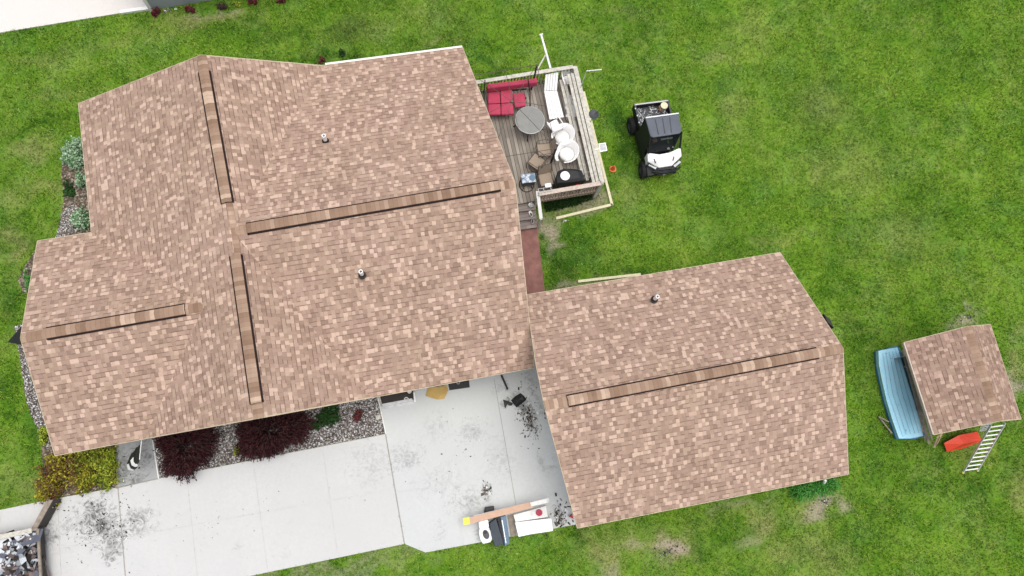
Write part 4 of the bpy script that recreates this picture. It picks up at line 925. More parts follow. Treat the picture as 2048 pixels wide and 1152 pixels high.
def clog(label, px, py, z, rz, mat='white_dirty'):
    t = thing('clog', label, 'shoe', W(px, py, z), rz, 'shoes left on the deck stairs')
    n = 18; f = lambda a: (.062*math.cos(a)*(1+.18*math.sin(a)), .145*math.sin(a))
    o = [Vector((*f(2*math.pi*k/n), .07-.01*math.sin(2*math.pi*k/n))) for k in range(n)]
    MB().prism(o, .0).build('upper', mat, t, bevel=.012, local=True)
    MB().prism([Vector((p.x*.62, p.y*.48-.05, .087)) for p in o], .05).build('opening', 'black', t, local=True)
clog('white clog shoe lying on the middle deck stair tread', 1061, 428, .38, .1)
clog('pale grey clog shoe on the lowest deck stair tread', 1065, 442, .20, -.35, 'steel')
bushpot = thing('potted_plant', 'small pale plant pot on the top deck stair', 'plant pot', W(1061, 410, .56))
MB().lathe(W(1061, 412, .56), [(.06, 0), (.09, .13), (.095, .13), (.08, .11), (0, .11)], 16).build('pot', 'white_dirty', bushpot)
mb = MB(); leaf_cloud(mb, W(1061, 410, .66), .10, .12, .12, 60, .04, .08, seed=5, lobes=3); mb.build('foliage', 'chrome', bushpot)
# traffic cone
cn = thing('traffic_cone', 'small orange cone standing on the lawn left of the utility vehicle', 'cone', W(1225, 339, 0))
q = W(1225, 339, 0); MB().disc(q+Vector((0, 0, .03)), .14, .03, 24).build('base', 'orange', cn)
MB().lathe(q, [(.095, .07), (.03, .36), (.018, .36), (.02, .30)], 20).build('cone', 'orange', cn); MB().disc(q+Vector((0, 0, .34)), .02, .005, 10).build('bore', 'black', cn)
MB().lathe(q, [(.072, .16), (.055, .23)], 20).build('collar', 'railwarm', cn)

# ------------------------------------------------------------------ utility vehicle
fl, rl = W(1286, 340, .32), W(1263, 252, .32)
uv_ = thing('utility_vehicle', 'white and black side by side utility vehicle parked on the lawn', 'utility vehicle', Vector((fl.x+.6, (fl.y+rl.y)/2, 0)))
xL, xR_ = fl.x+.02, fl.x+1.20
for k, (x, y) in enumerate(((xL, fl.y), (xL-.0, rl.y), (xR_, fl.y), (xR_, rl.y))):
    w_ = bpy.data.objects.new('wheel', None); C.objects.link(w_); w_.parent = uv_; w_.location = Vector((x, y, .32))-uv_.location; w_.rotation_euler = (0, math.radians(90), math.radians(-6 if k % 2 == 0 else 0))
    MB().lathe((0, 0, 0), [(.17, -.13), (.27, -.13), (.315, -.10), (.32, 0), (.315, .10), (.27, .13), (.17, .13), (.17, -.13)], 32).build('tyre', 'rubber', w_, smooth=False, local=True)
    kn = MB()
    for i in range(20):
        a = 2*math.pi*i/20
        for sz in (-.07, .07): kn.box((.322*math.cos(a+sz), .322*math.sin(a+sz), sz), (.03, .05, .10), a+sz)
    kn.build('tread_blocks', 'rubber', w_, local=True)
    rm = MB().lathe((0, 0, 0), [(0, -.06), (.05, -.08), (.06, -.05), (.15, -.08), (.172, -.11), (.172, .11), (.15, .08), (.06, .05), (.05, .08), (0, .06)], 20)
    for i in range(5):
        a = 2*math.pi*i/5
        for sz in (-.085, .085): rm.box((.10*math.cos(a), .10*math.sin(a), sz), (.12, .03, .03), a)
    rm.build('rim', 'darkgrey', w_, local=True)
yF, yR = fl.y, rl.y
MB().prism([Vector((xL+.12, yF-.30, .62)), Vector((xR_-.12, yF-.30, .62)), Vector((xR_-.05, yF+.38, .62)), Vector((xR_-.05, yR-.35, .62)), Vector((xR_-.15, yR+.40, .62)), Vector((xL+.15, yR+.40, .62)), Vector((xL+.05, yR-.35, .62)), Vector((xL+.05, yF+.38, .62))], .25).build('chassis', 'black', uv_)
for x in (xL+.0, xR_-.0):
    sg_ = 1 if x < (xL+xR_)/2 else -1; MB().box((x+.10*sg_, (yF+yR)/2, .42), (.14, yR-yF-.75, .30)).build('rocker_panel', 'black', uv_, bevel=.02)
    MB().box((x+.17*sg_, yR, .66), (.12, .80, .05)).build('mudguard', 'black', uv_, bevel=.02)
    x = x+.15*sg_
    fg = MB(); fg.solid([(x-.13, yF-.36, .58), (x-.13, yF, .72), (x-.13, yF+.38, .62), (x+.13, yF-.36, .58), (x+.13, yF, .72), (x+.13, yF+.38, .62)], [(0, 3, 4, 1), (1, 4, 5, 2)])
    fg.solid([(x-.13, yF-.36, .54), (x-.13, yF, .66), (x-.13, yF+.38, .56), (x+.13, yF-.36, .54), (x+.13, yF, .68), (x+.13, yF+.38, .58)], [(1, 4, 3, 0), (2, 5, 4, 1)]); fg.build('mudguard', 'black', uv_)
# hood
hd = MB(); hz = [W(1295, 306, 1.10), W(1319, 309, 1.14), W(1340, 305, 1.14), W(1361, 295, 1.10), W(1363, 312, 1.0), W(1344, 331, .92), W(1318, 335, .92), W(1296, 323, 1.0)]
hm = [W(1313, 322, 1.10), W(1340, 318, 1.10)]
hd.solid(hz+hm, [(0, 1, 8, 7), (1, 2, 9, 8), (2, 3, 4, 9), (9, 4, 5), (8, 9, 5, 6), (7, 8, 6)])
hb = [Vector((p.x, p.y, .62)) for p in hz]; n = 8; hd.solid(hz+hb, [(i, n+i, n+(i+1) % n, (i+1) % n) for i in range(n)])
hood = hd.build('hood', 'whitebright', uv_)
for (a, b, c, d) in ((1308, 318, 1311, 326), (1348, 313, 1346, 321)): MB().bar(W(a, b, 1.10), W(c, d, 1.05), .035, .03).build('hood_vent', 'black', hood)
MB().bar(W(1317, 315.5, 1.13), W(1340, 312.5, 1.13), .03, .012).build('badge', 'chrome', hood)
fa = MB(); fz = [W(1295, 324, .96), W(1316, 336.5, .88), W(1345, 333, .88), W(1362, 316, .94), W(1361, 328, .70), W(1344, 342, .68), W(1318, 346, .68), W(1295, 336, .70)]
fa.solid(fz, [(0, 1, 6, 7), (1, 2, 5, 6), (2, 3, 4, 5)]); fb_ = [Vector((p.x, p.y+.02, .45)) for p in fz[4:]]; fa.solid(fz[4:]+fb_, [(0, 4, 5, 1), (1, 5, 6, 2), (2, 6, 7, 3)]); fa.build('front_fascia', 'darkgrey', uv_)
MB().bar(W(1318, 340, .80), W(1344, 337, .80), .05, .08).build('grille', 'black', uv_)
for (a, b, c, d) in ((1298, 329, 1312, 337), (1348, 333, 1360, 323)): MB().bar(W(a, b, .86), W(c, d, .86), .10, .05).build('headlight', 'steel', uv_)
MB().tube([W(1295, 343, .55), W(1319, 348.5, .55), W(1342, 346, .55), W(1361, 334, .55)], .035, 8).tube([W(1306, 343, .72), W(1330, 346, .74), W(1352, 339, .72)], .028, 8).build('bumper', 'black', uv_)
MB().box(W(1328, 349, .52), (.10, .06, .06)).build('winch_hook', 'steel', uv_)
# cab
MB().box(((xL+xR_)/2, (yF+yR)/2+.05, .66), (xR_-xL-.1, 1.0, .06)).build('cab_floor', 'black', uv_)
ys = (yF+yR)/2+.02
for k, x in enumerate((xL+.33, xR_-.33)):
    s_ = MB().box((x, ys+.12, .82), (.50, .48, .18)).build('seat', 'darkgrey', uv_, bevel=.04); MB().box((x, ys+.38, 1.15), (.46, .12, .58)).build('seat_back', 'darkgrey' if k else 'tan', s_, bevel=.04)
MB().box(((xL+xR_)/2, yF+.52, 1.02), (xR_-xL-.12, .28, .20)).build('dashboard', 'black', uv_, bevel=.03)
sw_ = MB().lathe((xL+.36, yF+.76, 1.14), [(.16, 0), (.175, .015), (.19, 0), (.175, -.015), (.16, 0)], 22, tilt=Matrix.Rotation(.5, 3, 'X')).build('steering_wheel', 'black', uv_)
RZ = 1.90; rp = [W(1291, 237, RZ), W(1357, 228.5, RZ), W(1364, 262, RZ-.02), W(1359, 267, RZ-.04), W(1306, 275, RZ-.04), W(1301, 272, RZ-.02)]
rc = sum(rp, Vector())/6
roof_ = MB().prism(rp, RZ-.07, bottom=[Vector((p.x, p.y, RZ-.08)) for p in (rp if sum(rp[i].x*rp[(i+1) % 6].y-rp[(i+1) % 6].x*rp[i].y for i in range(6)) > 0 else rp[::-1])]).build('roof', 'slate', uv_, bevel=.015)
for t in (.28, .5, .72): MB().bar(rp[0].lerp(rp[1], t)+Vector((0, -.08, .008)), rp[4].lerp(rp[3], (t-.08)/.9)+Vector((0, .08, .03)), .022, .02).build('roof_rib', 'darkgrey', roof_)
MB().bar(W(1291, 236, RZ), W(1357, 227, RZ), .05, .06).build('roof_trim', 'chrome', roof_)
cw = [W(1297, 307, 1.14), W(1360, 296, 1.14)]
for a, b in ((rp[5], cw[0]), (rp[2], cw[1])): MB().bar(a-Vector((0, 0, .04)), b, .05, .05).build('roll_bar', 'black', uv_)
for a, x in ((rp[0], xL+.1), (rp[1], xR_-.1)): MB().bar(a-Vector((0, 0, .05)), Vector((x, ys+.50, .65)), .05, .05).build('roll_bar', 'black', uv_)
for a, b, x in ((rp[0], rp[5], xL), (rp[1], rp[2], xR_)):
    d_ = MB(); p0, p1 = Vector((x, ys+.50, .70)), Vector((x, yF+.42, .70)); q0, q1 = a.lerp(b, .06)-Vector((0, 0, .09)), b-Vector((0, 0, .09)); t_ = Vector((.02, 0, 0))
    d_.solid([p0, p1, q1, q0, p0+t_, p1+t_, q1+t_, q0+t_], [(0, 1, 2, 3), (7, 6, 5, 4), (0, 4, 5, 1), (3, 2, 6, 7), (1, 5, 6, 2), (0, 3, 7, 4)])
    d_.build('side_net', 'black', uv_)
MB().bar(W(1290, 271, 1.35), W(1295, 270, 1.35), .06, .10).build('mirror', 'steel', uv_)
ws = MB(); ws.solid([rp[5]-Vector((0, 0, .05)), rp[2]-Vector((0, 0, .05)), cw[1], cw[0]]+[p+Vector((0, .012, -.005)) for p in (rp[5]-Vector((0, 0, .05)), rp[2]-Vector((0, 0, .05)), cw[1], cw[0])], [(0, 1, 2, 3), (7, 6, 5, 4), (0, 3, 7, 4), (1, 5, 6, 2)])
mg = NT('windscreen', .08, 0, .5); mg.base((.02, .025, .03)); mg.b.inputs['Alpha'].default_value = .35; MAT['screen'] = mg.m
ws.build('windscreen', 'screen', uv_)
MB().bar(W(1322, 279, 1.55), W(1345, 275.5, 1.55), .05, .04).build('light_bar', 'chrome', uv_)
for x, y, s_ in ((1337, 297, .10), (1346, 294, .06)): MB().box(W(x, y, 1.13), (s_, s_*.9, .01)).build('paper', 'white', uv_)
MB().box(W(1309, 281, 1.25), (.20, .16, .10), .2).build('headrest', 'tan', uv_, bevel=.02)
# bed
ZB2 = 1.02; bp = [W(1268, 209, ZB2), W(1336, 200.5, ZB2), W(1344, 228, ZB2), W(1279, 254, ZB2)]
bp[2] = Vector((bp[1].x, ys+.52, ZB2)); bp[3] = Vector((bp[0].x, ys+.52, ZB2))
MB().prism([Vector((p.x, p.y, .72)) for p in bp], .66).build('bed_floor', 'darkgrey', uv_)
for i in range(4):
    a, b = bp[i], bp[(i+1) % 4]; wl_ = MB(); d = (b-a).normalized(); s_ = Vector((d.y, -d.x, 0))*.05
    wl_.prism([a, b, b+s_, a+s_], .66); wo = wl_.build('bed_side', 'black', uv_)
    MB().bar(a+s_*.5+Vector((0, 0, .02)), b+s_*.5+Vector((0, 0, .02)), .055, .03).build('bed_rail', 'steel' if i == 0 else 'darkgrey', wo)
for t in (.2, .5, .8): pz = bp[3].lerp(bp[0], t); MB().box(pz+Vector((0, 0, .04)), (.04, .05, .03)).build('tie_down', 'chrome', uv_)
netm = MB(); r = random.Random(4)
for k in range(85):
    a = Vector((r.uniform(bp[0].x+.08, bp[1].x-.10), r.uniform(bp[2].y+.02, bp[0].y-.12), r.uniform(.75, .93))); pts = [a]
    for j in range(3): a = a+Vector((r.gauss(0, .06), r.gauss(0, .06), r.gauss(0, .01))); a.z = max(.74, a.z); pts.append(a)
    netm.tube(pts, .008, 4)
tag(netm.build('rope_net', 'chrome'), 'tangled pale rope and netting heaped in the utility vehicle bed', 'netting')
pl_ = thing('pail', 'cream lidded pail in the far corner of the utility vehicle bed', 'pail', W(1328, 213, .8)); q = W(1328.5, 211, 1.1)
MB().lathe(Vector((q.x, q.y, .73)), [(.11, 0), (.135, .36), (0, .36)], 22).build('body', 'railwarm', pl_); MB().disc(Vector((q.x, q.y, 1.09)), .145, .025, 24).build('lid', 'cream' if 0 else 'timber', pl_)
tag(MB().prism(P(.95, (1318, 212), (1323, 209), (1328, 217), (1320, 221)), .74).build('tool_bag', 'tan'), 'small tan bag beside the cream pail in the vehicle bed', 'bag')

# ------------------------------------------------------------------ boat, planks, ladder by the shed
bt = thing('rowboat', 'upturned faded light blue rowboat lying beside the shed', 'boat', W(1800, 790, 0))
ZH = .36
top = [(1757, 702), (1775, 698), (1794, 695), (1802, 720), (1815, 765), (1828, 805), (1838, 840), (1846, 872), (1822, 877), (1798, 877), (1785, 840), (1773, 800), (1764, 760), (1758, 730)]
tp = [W(x, y, ZH) for x, y in top]; tc = sum(tp, Vector())/len(tp)
lo = []
for p in tp:
    d = p-tc; d.z = 0; s_ = Vector((d.x*1.1+.16 if d.x > 0 else d.x*.96+.04, d.y*1.0, 0)); lo.append(Vector((tc.x+s_.x, tc.y+s_.y, .06)))
n = len(tp)
hl = MB(); hl.solid(tp+[Vector((p.x*.45+q.x*.55, p.y*.45+q.y*.55, .24)) for p, q in zip(tp, lo)]+lo, [tuple(range(n))[::-1]]+[(i, (i+1) % n, n+(i+1) % n, n+i) for i in range(n)]+[(n+i, n+(i+1) % n, 2*n+(i+1) % n, 2*n+i) for i in range(n)])
hull = hl.build('hull', 'boat', bt)
gw_ = MB()
for i in range(n): gw_.bar(lo[i], lo[(i+1) % n], .06, .07)
for i in range(1, 8): gw_.bar(tp[i].lerp(lo[i], .45)+Vector((.0, 0, .05)), tp[(i+1) % n].lerp(lo[(i+1) % n], .45)+Vector((0, 0, .05)), .10, .02)
gw_.build('gunwale', 'boatdark', bt)
A0, A1_, B0, B1 = tp[0], tp[2], tp[9], tp[7]
for t in (.15, .32, .5, .68, .85):
    a, b = A0.lerp(A1_, t)+Vector((0, -.12, .006)), B0.lerp(B1, t)+Vector((0, .12, .006)); mid = (a+b)/2+Vector((-.10*(1-t)*2, 0, 0)); MB().bar(a, mid, .02, .022).bar(mid, b, .02, .022).build('strake', 'boat', hull)
    MB().bar(a+Vector((.022, 0, -.004)), mid+Vector((.022, 0, -.004)), .010, .012).bar(mid+Vector((.022, 0, -.004)), b+Vector((.022, 0, -.004)), .010, .012).build('strake_seam', 'bluegrey', hull)
for k, (a, b, z0, c, d, z1, wd, lab) in enumerate(((1806, 700, .6, 1858, 888, .5, .10, 'long grey plank leaning along the left side of the shed'), (1812, 712, .35, 1852, 880, .25, .16, 'wide rotten plank lying between the boat and shed'),
        (1817, 722, .75, 1864, 880, .7, .06, 'narrow brown batten nearest the shed wall'))):
    tag(MB().bar(W(a, b, z0), W(c, d, z1), wd, .05).build('plank', 'wood'), lab, 'plank', 'old planks between the boat and shed')
tag(MB().bar(W(1806, 702, .30), W(1838, 800, .3), .13, .30).build('timber_stack', 'woodwarm'), 'weathered brown timber block under the shed eave by the boat', 'timber')
tr_ = thing('sawhorse', 'small grey wooden trestle leg sticking out left of the boat', 'trestle', W(1772, 850, 0))
MB().bar(W(1757, 833, .1), W(1784, 867, .15), .05, .04).build('leg', 'wood', tr_); MB().bar(W(1758, 834, .14), W(1778, 844, .3), .05, .04).build('crossbar', 'wood', tr_)
sld = thing('wheelbarrow_tray', 'red plastic tray tipped over below the shed roof edge', 'tray', W(1925, 882, 0))
r1, r2 = W(1918, 871, .55), W(1927, 888, .50)
sm_ = MB(); pts = [W(1888, 887, .32), r1, r2, W(1894, 904, .08), W(1954, 864, .42), W(1963, 880, .20), W(1926, 897, .05), W(1890, 885, 0), W(1955, 862, 0), W(1963, 883, 0)]
sm_.solid(pts, [(0, 3, 2, 1), (1, 2, 5, 4), (3, 6, 5, 2), (0, 7, 3), (0, 1, 4, 8, 7), (4, 5, 9, 8), (3, 7, 8, 9, 6)]); sm_.build('tray', 'redplastic', sld)
MB().bar(r1, W(1954, 864, .42), .03, .03).bar(r1, W(1888, 887, .32), .03, .03).build('lip', 'redplastic', sld)
ld = thing('ladder', 'aluminium ladder leaning against the lower side of the shed', 'ladder', W(1945, 940, 0))
a0, a1, b0, b1 = W(1926, 945, .04), W(1982, 850, 1.85), W(1955, 941, .04), W(2010, 846, 1.85)
for a, b in ((a0, a1), (b0, b1)): MB().bar(a, b, .03, .08).build('rail', 'chrome', ld)
for k in range(11): t = (k+.5)/11; MB().bar(a0.lerp(a1, t), b0.lerp(b1, t), .045, .03).build('rung', 'chrome', ld)
for a in (a0, b0): MB().box(a, (.07, .07, .06)).build('foot', 'yellow', ld)
wk = MB()
for k in range(4): wk.bar(W(1958+k*1, 862-k*3.4, 1.0), W(1980+k*1, 858-k*3.4, 1.0), .03, .03)
tag(wk.build('rack', 'steel'), 'grey metal rack under the shed eave left of the ladder', 'rack')

# ------------------------------------------------------------------ things on the patio and driveway
mt = thing('door_mat', 'black rectangular door mat against the house edge', 'mat', W(917, 768, .05))
MB().prism(P(.056, (894.8, 760), (937, 753), (939.7, 774.7), (898.7, 780.5)), .04).build('mat', 'mat', mt)
rg = MB().lathe(W(916.5, 765, .058), [(.045, 0), (.055, .004), (.065, 0)], 20); rg.build('emblem', 'steel', mt)
tag(MB().solid([W(855.7, 772.7, .07), W(892, 768, .10), W(896.8, 780.5, .12), W(888, 798, .07), W(874, 799, .10), W(851, 792, .06)]+[W(x, y, .045) for x, y in ((855.7, 772.7), (892, 768.8), (896.8, 780.5), (888, 798), (874, 799), (851, 792))],
    [(5, 4, 1, 0), (4, 3, 2, 1), (6, 7, 8, 9, 10, 11)]+[(i, (i+1) % 6, 6+(i+1) % 6, 6+i) for i in range(6)]).build('cardboard_sheet', 'cardboard'), 'flattened tan cardboard sheet left of the black door mat', 'cardboard')
tag(MB().prism(P(.10, (862, 769), (880, 766), (892, 764), (889, 772), (868, 775)), .045).build('leaf_bag', 'dirtysoil'), 'crumpled brown bag tucked under the eave behind the cardboard sheet', 'bag')
ww = thing('window_well', 'dark rectangular window well with grey kerb under the eave', 'window well', W(793, 795, 0))
c_ = [W(758, 790, .16), W(824, 776, .16), W(826, 799, .16), W(763, 811, .16)]
MB().prism(P(.055, (758, 786), (824, 776), (826, 798), (763, 811)), .04).build('floor', 'blackmetal', ww)
for i, (wd_, mt_) in enumerate(((.05, 'blackmetal'), (.06, 'blackmetal'), (.10, 'steel'), (.05, 'raildull'))): MB().bar(c_[i]-Vector((0, 0, .06)), c_[(i+1) % 4]-Vector((0, 0, .06)), wd_, .16).build('kerb', mt_, ww)
MB().prism(P(.07, (764, 812), (826, 800), (828, 807), (766, 819)), .04).build('sill', 'steel', ww)
for (x, y, lab) in ((819, 783, 'round white pot at the upper right corner of the window well'), (813, 799, 'white pot at the lower right corner of the window well')):
    t = thing('garden_pot', lab, 'pot', W(x, y, .05), 0, 'white pots in the window well'); q = W(x, y, .05)
    MB().lathe(q, [(.05, 0), (.075, .1), (.08, .12), (.065, .12), (.055, .06), (0, .06)], 18).build('pot', 'whitebright', t); MB().disc(q+Vector((0, 0, .07)), .055, .02, 14).build('soil', 'white_dirty' if y < 790 else 'dirtysoil', t)
tag(MB().bar(W(1002.5, 750, .08), W(1015.5, 779, .08), .07, .06).build('black_pipe', 'black'), 'short black pipe lying on the patio near the house corner', 'pipe')
bg_ = thing('crumpled_bag', 'crumpled black bag on the dirty patio beside the garage', 'bag', W(1035, 800, .05)); bb = MB(); r = random.Random(8)
def lump(mb, pts, z, hh, seed):
    r = random.Random(seed); c = sum(pts, Vector())/len(pts); n = len(pts); mid = [c+(p-c)*.55+Vector((r.gauss(0, .02), r.gauss(0, .02), hh*r.uniform(.5, 1.1))) for p in pts]
    mb.solid(pts+mid+[c+Vector((0, 0, hh*.8))], [(i, (i+1) % n, n+(i+1) % n, n+i) for i in range(n)]+[(n+i, n+(i+1) % n, 2*n) for i in range(n)])
lump(bb, P(.05, (1022, 801), (1031, 792), (1041, 786), (1048, 792), (1053, 799), (1043, 808), (1033, 815), (1027, 808)), 0, .16, 3); bb.build('body', 'black', bg_)
b3 = MB(); lump(b3, P(.05, (1006, 799), (1018, 803), (1026, 806), (1024, 811), (1014, 809), (1010, 818), (1008, 808)), 0, .06, 5); b3.build('handle', 'mat', bg_)
# loose junk at the lower patio edge
ZJ = .62
bdp = thing('long_board', 'long pinkish board lying across the junk with a yellow end', 'board', W(1010, 1025, 0))
MB().prism([W(938, 1035, ZJ), W(1067, 1002, ZJ), W(1067, 1015, ZJ), W(940, 1048, ZJ)], ZJ-.05).build('board', 'pink', bdp)
MB().prism([W(926, 1036, ZJ+.004), W(938.5, 1034, ZJ+.004), W(940, 1048, ZJ+.004), W(927, 1050, ZJ+.004)], ZJ-.054).build('yellow_end', 'yellow', bdp)
tag(MB().prism([W(1060, 1005, ZJ+.07), W(1097.7, 996, ZJ+.07), W(1098.5, 1005, ZJ+.07), W(1062, 1013, ZJ+.07)], ZJ+.01).build('gutter_piece', 'white_dirty'), 'short white gutter piece on the right end of the pinkish board', 'gutter piece')
tag(MB().prism([W(948, 1031, ZJ-.06), W(1050, 1006, ZJ-.06), W(1050, 1013, ZJ-.06), W(949, 1040, ZJ-.06)], ZJ-.1).build('white_batten', 'white_dirty'), 'white batten lying beneath the pinkish board', 'batten')
tl = thing('toilet', 'old white toilet standing at the patio edge under the board', 'toilet', W(968, 1064, 0))
MB().prism(P(.62, (957, 1044), (976, 1039), (978, 1054), (959, 1058)), .12).build('tank', 'whitebright', tl, bevel=.02)
tb_ = MB(); bo_ = P(.42, (958, 1058), (978, 1054), (982, 1064), (985, 1078), (980, 1085), (966, 1088), (961, 1080), (958, 1068)); tb_.prism(bo_, .08); tb_.build('bowl', 'whitebright', tl, bevel=.03)
bc_ = W(972, 1069, .43); MB().disc(bc_, .11, .014, 24, 0, None, 1.45, .2).build('bowl_opening', 'darkgrey', tl); MB().disc(bc_+Vector((-.01, .09, .016)), .07, .006, 18).build('drain', 'black', tl)
wbn = thing('wheelie_bin', 'dark blue wheeled bin lying on its side over the patio edge', 'bin', W(1000, 1062, 0))
MB().prism([W(979, 1047, .50), W(992, 1037, .56), W(1008, 1088, .56), W(990, 1094, .50), W(983, 1072, .5)], .06).build('body', 'navy', wbn, bevel=.02)
MB().prism([W(994, 1036, .58), W(1000, 1034, .60), W(1013, 1090, .60), W(1008, 1091, .58)], .06).build('gap_shade', 'black', wbn)  # black strip painting the shaded gap between body and lid
MB().prism([W(1001, 1034, .64), W(1012, 1031, .60), W(1020, 1087, .60), W(1010, 1092, .64)], .06).build('lid', 'bluegrey', wbn, bevel=.015)
MB().bar(W(1004, 1040, .66), W(1012, 1086, .66), .025, .02).build('lid_rib', 'chrome', wbn)
tag(MB().prism(P(.30, (970, 1015), (988, 1012), (989, 1026), (968, 1029)), .05).build('black_crate', 'black', bevel=.02), 'black crate poking out above the pinkish board', 'crate')
tag(MB().prism(P(.08, (1015, 1031), (1026, 1028), (1033, 1071), (1022, 1074)), .045).build('brown_plank', 'wood'), 'brown plank lying between the bin and the white panels', 'plank')
wt = thing('broken_cabinet', 'white panels of a broken cabinet lying at the patio edge', 'cabinet', W(1065, 1045, 0))
MB().prism([W(1027, 1030, .30), W(1092, 1012, .30), W(1096, 1034, .30), W(1031, 1044, .30)], .05).build('upper_panel', 'white_dirty', wt)
MB().prism([W(1030, 1045, .40), W(1103, 1036, .40), W(1106.5, 1062, .40), W(1060, 1069, .40), W(1037, 1074, .40)], .05).build('lower_panel', 'whitebright', wt, bevel=.015)
rdl = thing('red_tape_roll', 'dark red round roll on the white panels', 'roll', W(1078, 1025, .3)); q = W(1078, 1025, .31)
MB().lathe(q, [(.05, 0), (.115, 0), (.115, .08), (.10, .09), (.055, .09), (.05, .07), (.05, .0)], 24).build('roll', 'red', rdl); MB().disc(q+Vector((0, 0, .01)), .05, .05, 16).build('core', 'redlid', rdl)
tag(MB().prism(P(.10, (1110, 986), (1113, 986), (1114, 992), (1111, 993)), .045).build('brick_scrap', 'black'), 'tiny black scrap on the patio above the white panels', 'scrap')
tag(MB().prism(P(.25, (1139, 1034), (1145, 1028), (1147, 1038)), .045).build('brown_pot', 'redlid'), 'dark brown pot corner at the lower left garage wall', 'pot')
# flag on a pole at the porch
fl_ = thing('flag', 'black flag with two white stripes on a pole by the porch', 'flag', W(281, 884, 2.3))
pa, pb = W(283, 880, 2.35), W(279, 919, 1.95); MB().tube([pa, pb], .014, 8).build('pole', 'white', fl_)
fm = MB(); outer = [W(262, 908, 1.5), W(256, 920, 1.3), W(253, 930, 1.15), W(257, 940, 1.05), (W(266, 942, 1.05)), W(273, 938, 1.15)]
inner = [pa.lerp(pb, t) for t in (.12, .3, .5, .7, .88, 1)]; th = Vector((.012, .012, .0)); K = 6
cols = []
for i in range(6):
    row_ = [inner[i].lerp(outer[i], k/K)+Vector((.02*math.sin(k*2.2+i), .03*math.cos(k*2.0), .02*math.sin(k*3))) for k in range(K+1)]; cols.append(row_)
for i in range(5):
    for k in range(K):
        mi_ = 1 if (k == 3 and 2 <= i <= 4) or (k == 5 and 2 <= i <= 3) else 0
        q4 = [cols[i][k], cols[i][k+1], cols[i+1][k+1], cols[i+1][k]]; fm.face(q4, mi_); fm.face([p-th for p in q4][::-1], mi_)
fm.build('cloth', ['black', 'white'], fl_)
tag(MB().bar(W(752, 836, .06), W(761, 833, .06), .16, .07).build('stepping_stone', 'raildull'), 'small pale square stone at the right end of the gravel bed', 'stone')
# scraps
def scraps(name, px, py, rx, ry, n, s0=.01, s1=.05, z=ZP+.012, seed=1):
    r = random.Random(seed); c = W(px, py, z); mb = MB()
    for _ in range(n):
        a, d = r.random()*6.28, abs(r.gauss(0, .5)); p = c+Vector((math.cos(a)*d*rx/54, math.sin(a)*d*ry/54, 0)); s_ = r.uniform(s0, s1)*(1 if r.random() < .8 else 1.8); t = r.random()*6.28
        u = Vector((math.cos(t), math.sin(t), r.gauss(0, .12)))*s_; v = Vector((-math.sin(t), math.cos(t), r.gauss(0, .12)))*s_*r.uniform(.2, .8); h_ = Vector((0, 0, .012))
        mb.solid([p-u-v, p+u-v*.6, p+u*.8+v, p-u+v*.7, p+h_], [(0, 1, 4), (1, 2, 4), (2, 3, 4), (3, 0, 4)])
    o = mb.build(name, 'scrap'); return tag(o, kind='stuff')
scraps('debris_scraps', 205, 1050, 80, 70, 260, .008, .026, seed=1); scraps('debris_scraps', 1058, 835, 26, 60, 420, .01, .035, seed=2); scraps('debris_scraps', 973, 980, 14, 20, 60, seed=3)
scraps('debris_scraps', 930, 900, 160, 140, 80, .006, .02, seed=4); scraps('debris_scraps', 450, 1040, 400, 100, 60, .006, .018, seed=5); scraps('debris_scraps', 1120, 1035, 30, 40, 120, seed=6); scraps('debris_scraps', 270, 920, 26, 40, 60, .008, .025, seed=7)
scraps('lawn_scraps', 1335, 1103, 34, 16, 110, .008, .03, .015, 8); scraps('lawn_scraps', 1650, 1003, 30, 20, 60, .01, .03, .03, 9); scraps('lawn_scraps', 1935, 632, 26, 12, 50, .01, .03, .03, 10); scraps('lawn_scraps', 1128, 442, 14, 4, 16, .02, .05, .04, 11)

# ------------------------------------------------------------------ dump trailer full of tear-off
dt = thing('dump_trailer', 'open steel trailer heaped with torn roofing debris at the lower left corner', 'trailer', W(20, 1130, 0))
ZT = .66; t0, t1, t2, t3 = W(76, 1058, ZT), W(86, 1230, ZT), W(-190, 1275, ZT), W(-170, 1098, ZT)
for a, b in ((t0, t1), (t1, t2), (t2, t3), (t3, t0)):
    MB().prism([a, b, b+Vector((.04, .04, 0)), a+Vector((.04, .04, 0))], .36).build('side_panel', 'blackmetal', dt)
    MB().bar(a, b, .08, .07).build('top_rail', 'wood', dt)
MB().prism([Vector((p.x, p.y, .34)) for p in (t0, t1, t2, t3)], .26).build('bed', 'blackmetal', dt)
MB().bar(W(-60, 1086, ZT+.05), W(64, 1061, ZT+.05), .16, .05).build('header_board', 'raildull', dt)
g0, g1_ = W(68, 1058, 0), W(100, 1000, 0)
gtm = MB(); gtm.prism([W(62, 1058, .60), W(93, 1001, .60), W(106, 999.5, .60), W(74, 1057, .60)], .10); gto = gtm.build('tailgate', 'wood', dt)
MB().prism([W(74.5, 1057, .61), W(106.5, 999.5, .61), W(108.5, 999, .61), W(76.5, 1057, .61)], .10).build('gate_frame', 'blackmetal', gto)
for x, y in ((40, 1240), (-60, 1260)):
    MB().lathe(W(x, y, .24), [(.12, -.1), (.24, -.1), (.24, .1), (.12, .1)], 20, tilt=Matrix.Rotation(math.pi/2, 3, 'X')).build('wheel', 'rubber', dt)
r = random.Random(11); db = MB()
xa, xb, ya, yb_ = W(-60, 1100, 1).x, t0.x-.12, W(30, 1165, 1).y, t0.y-.15
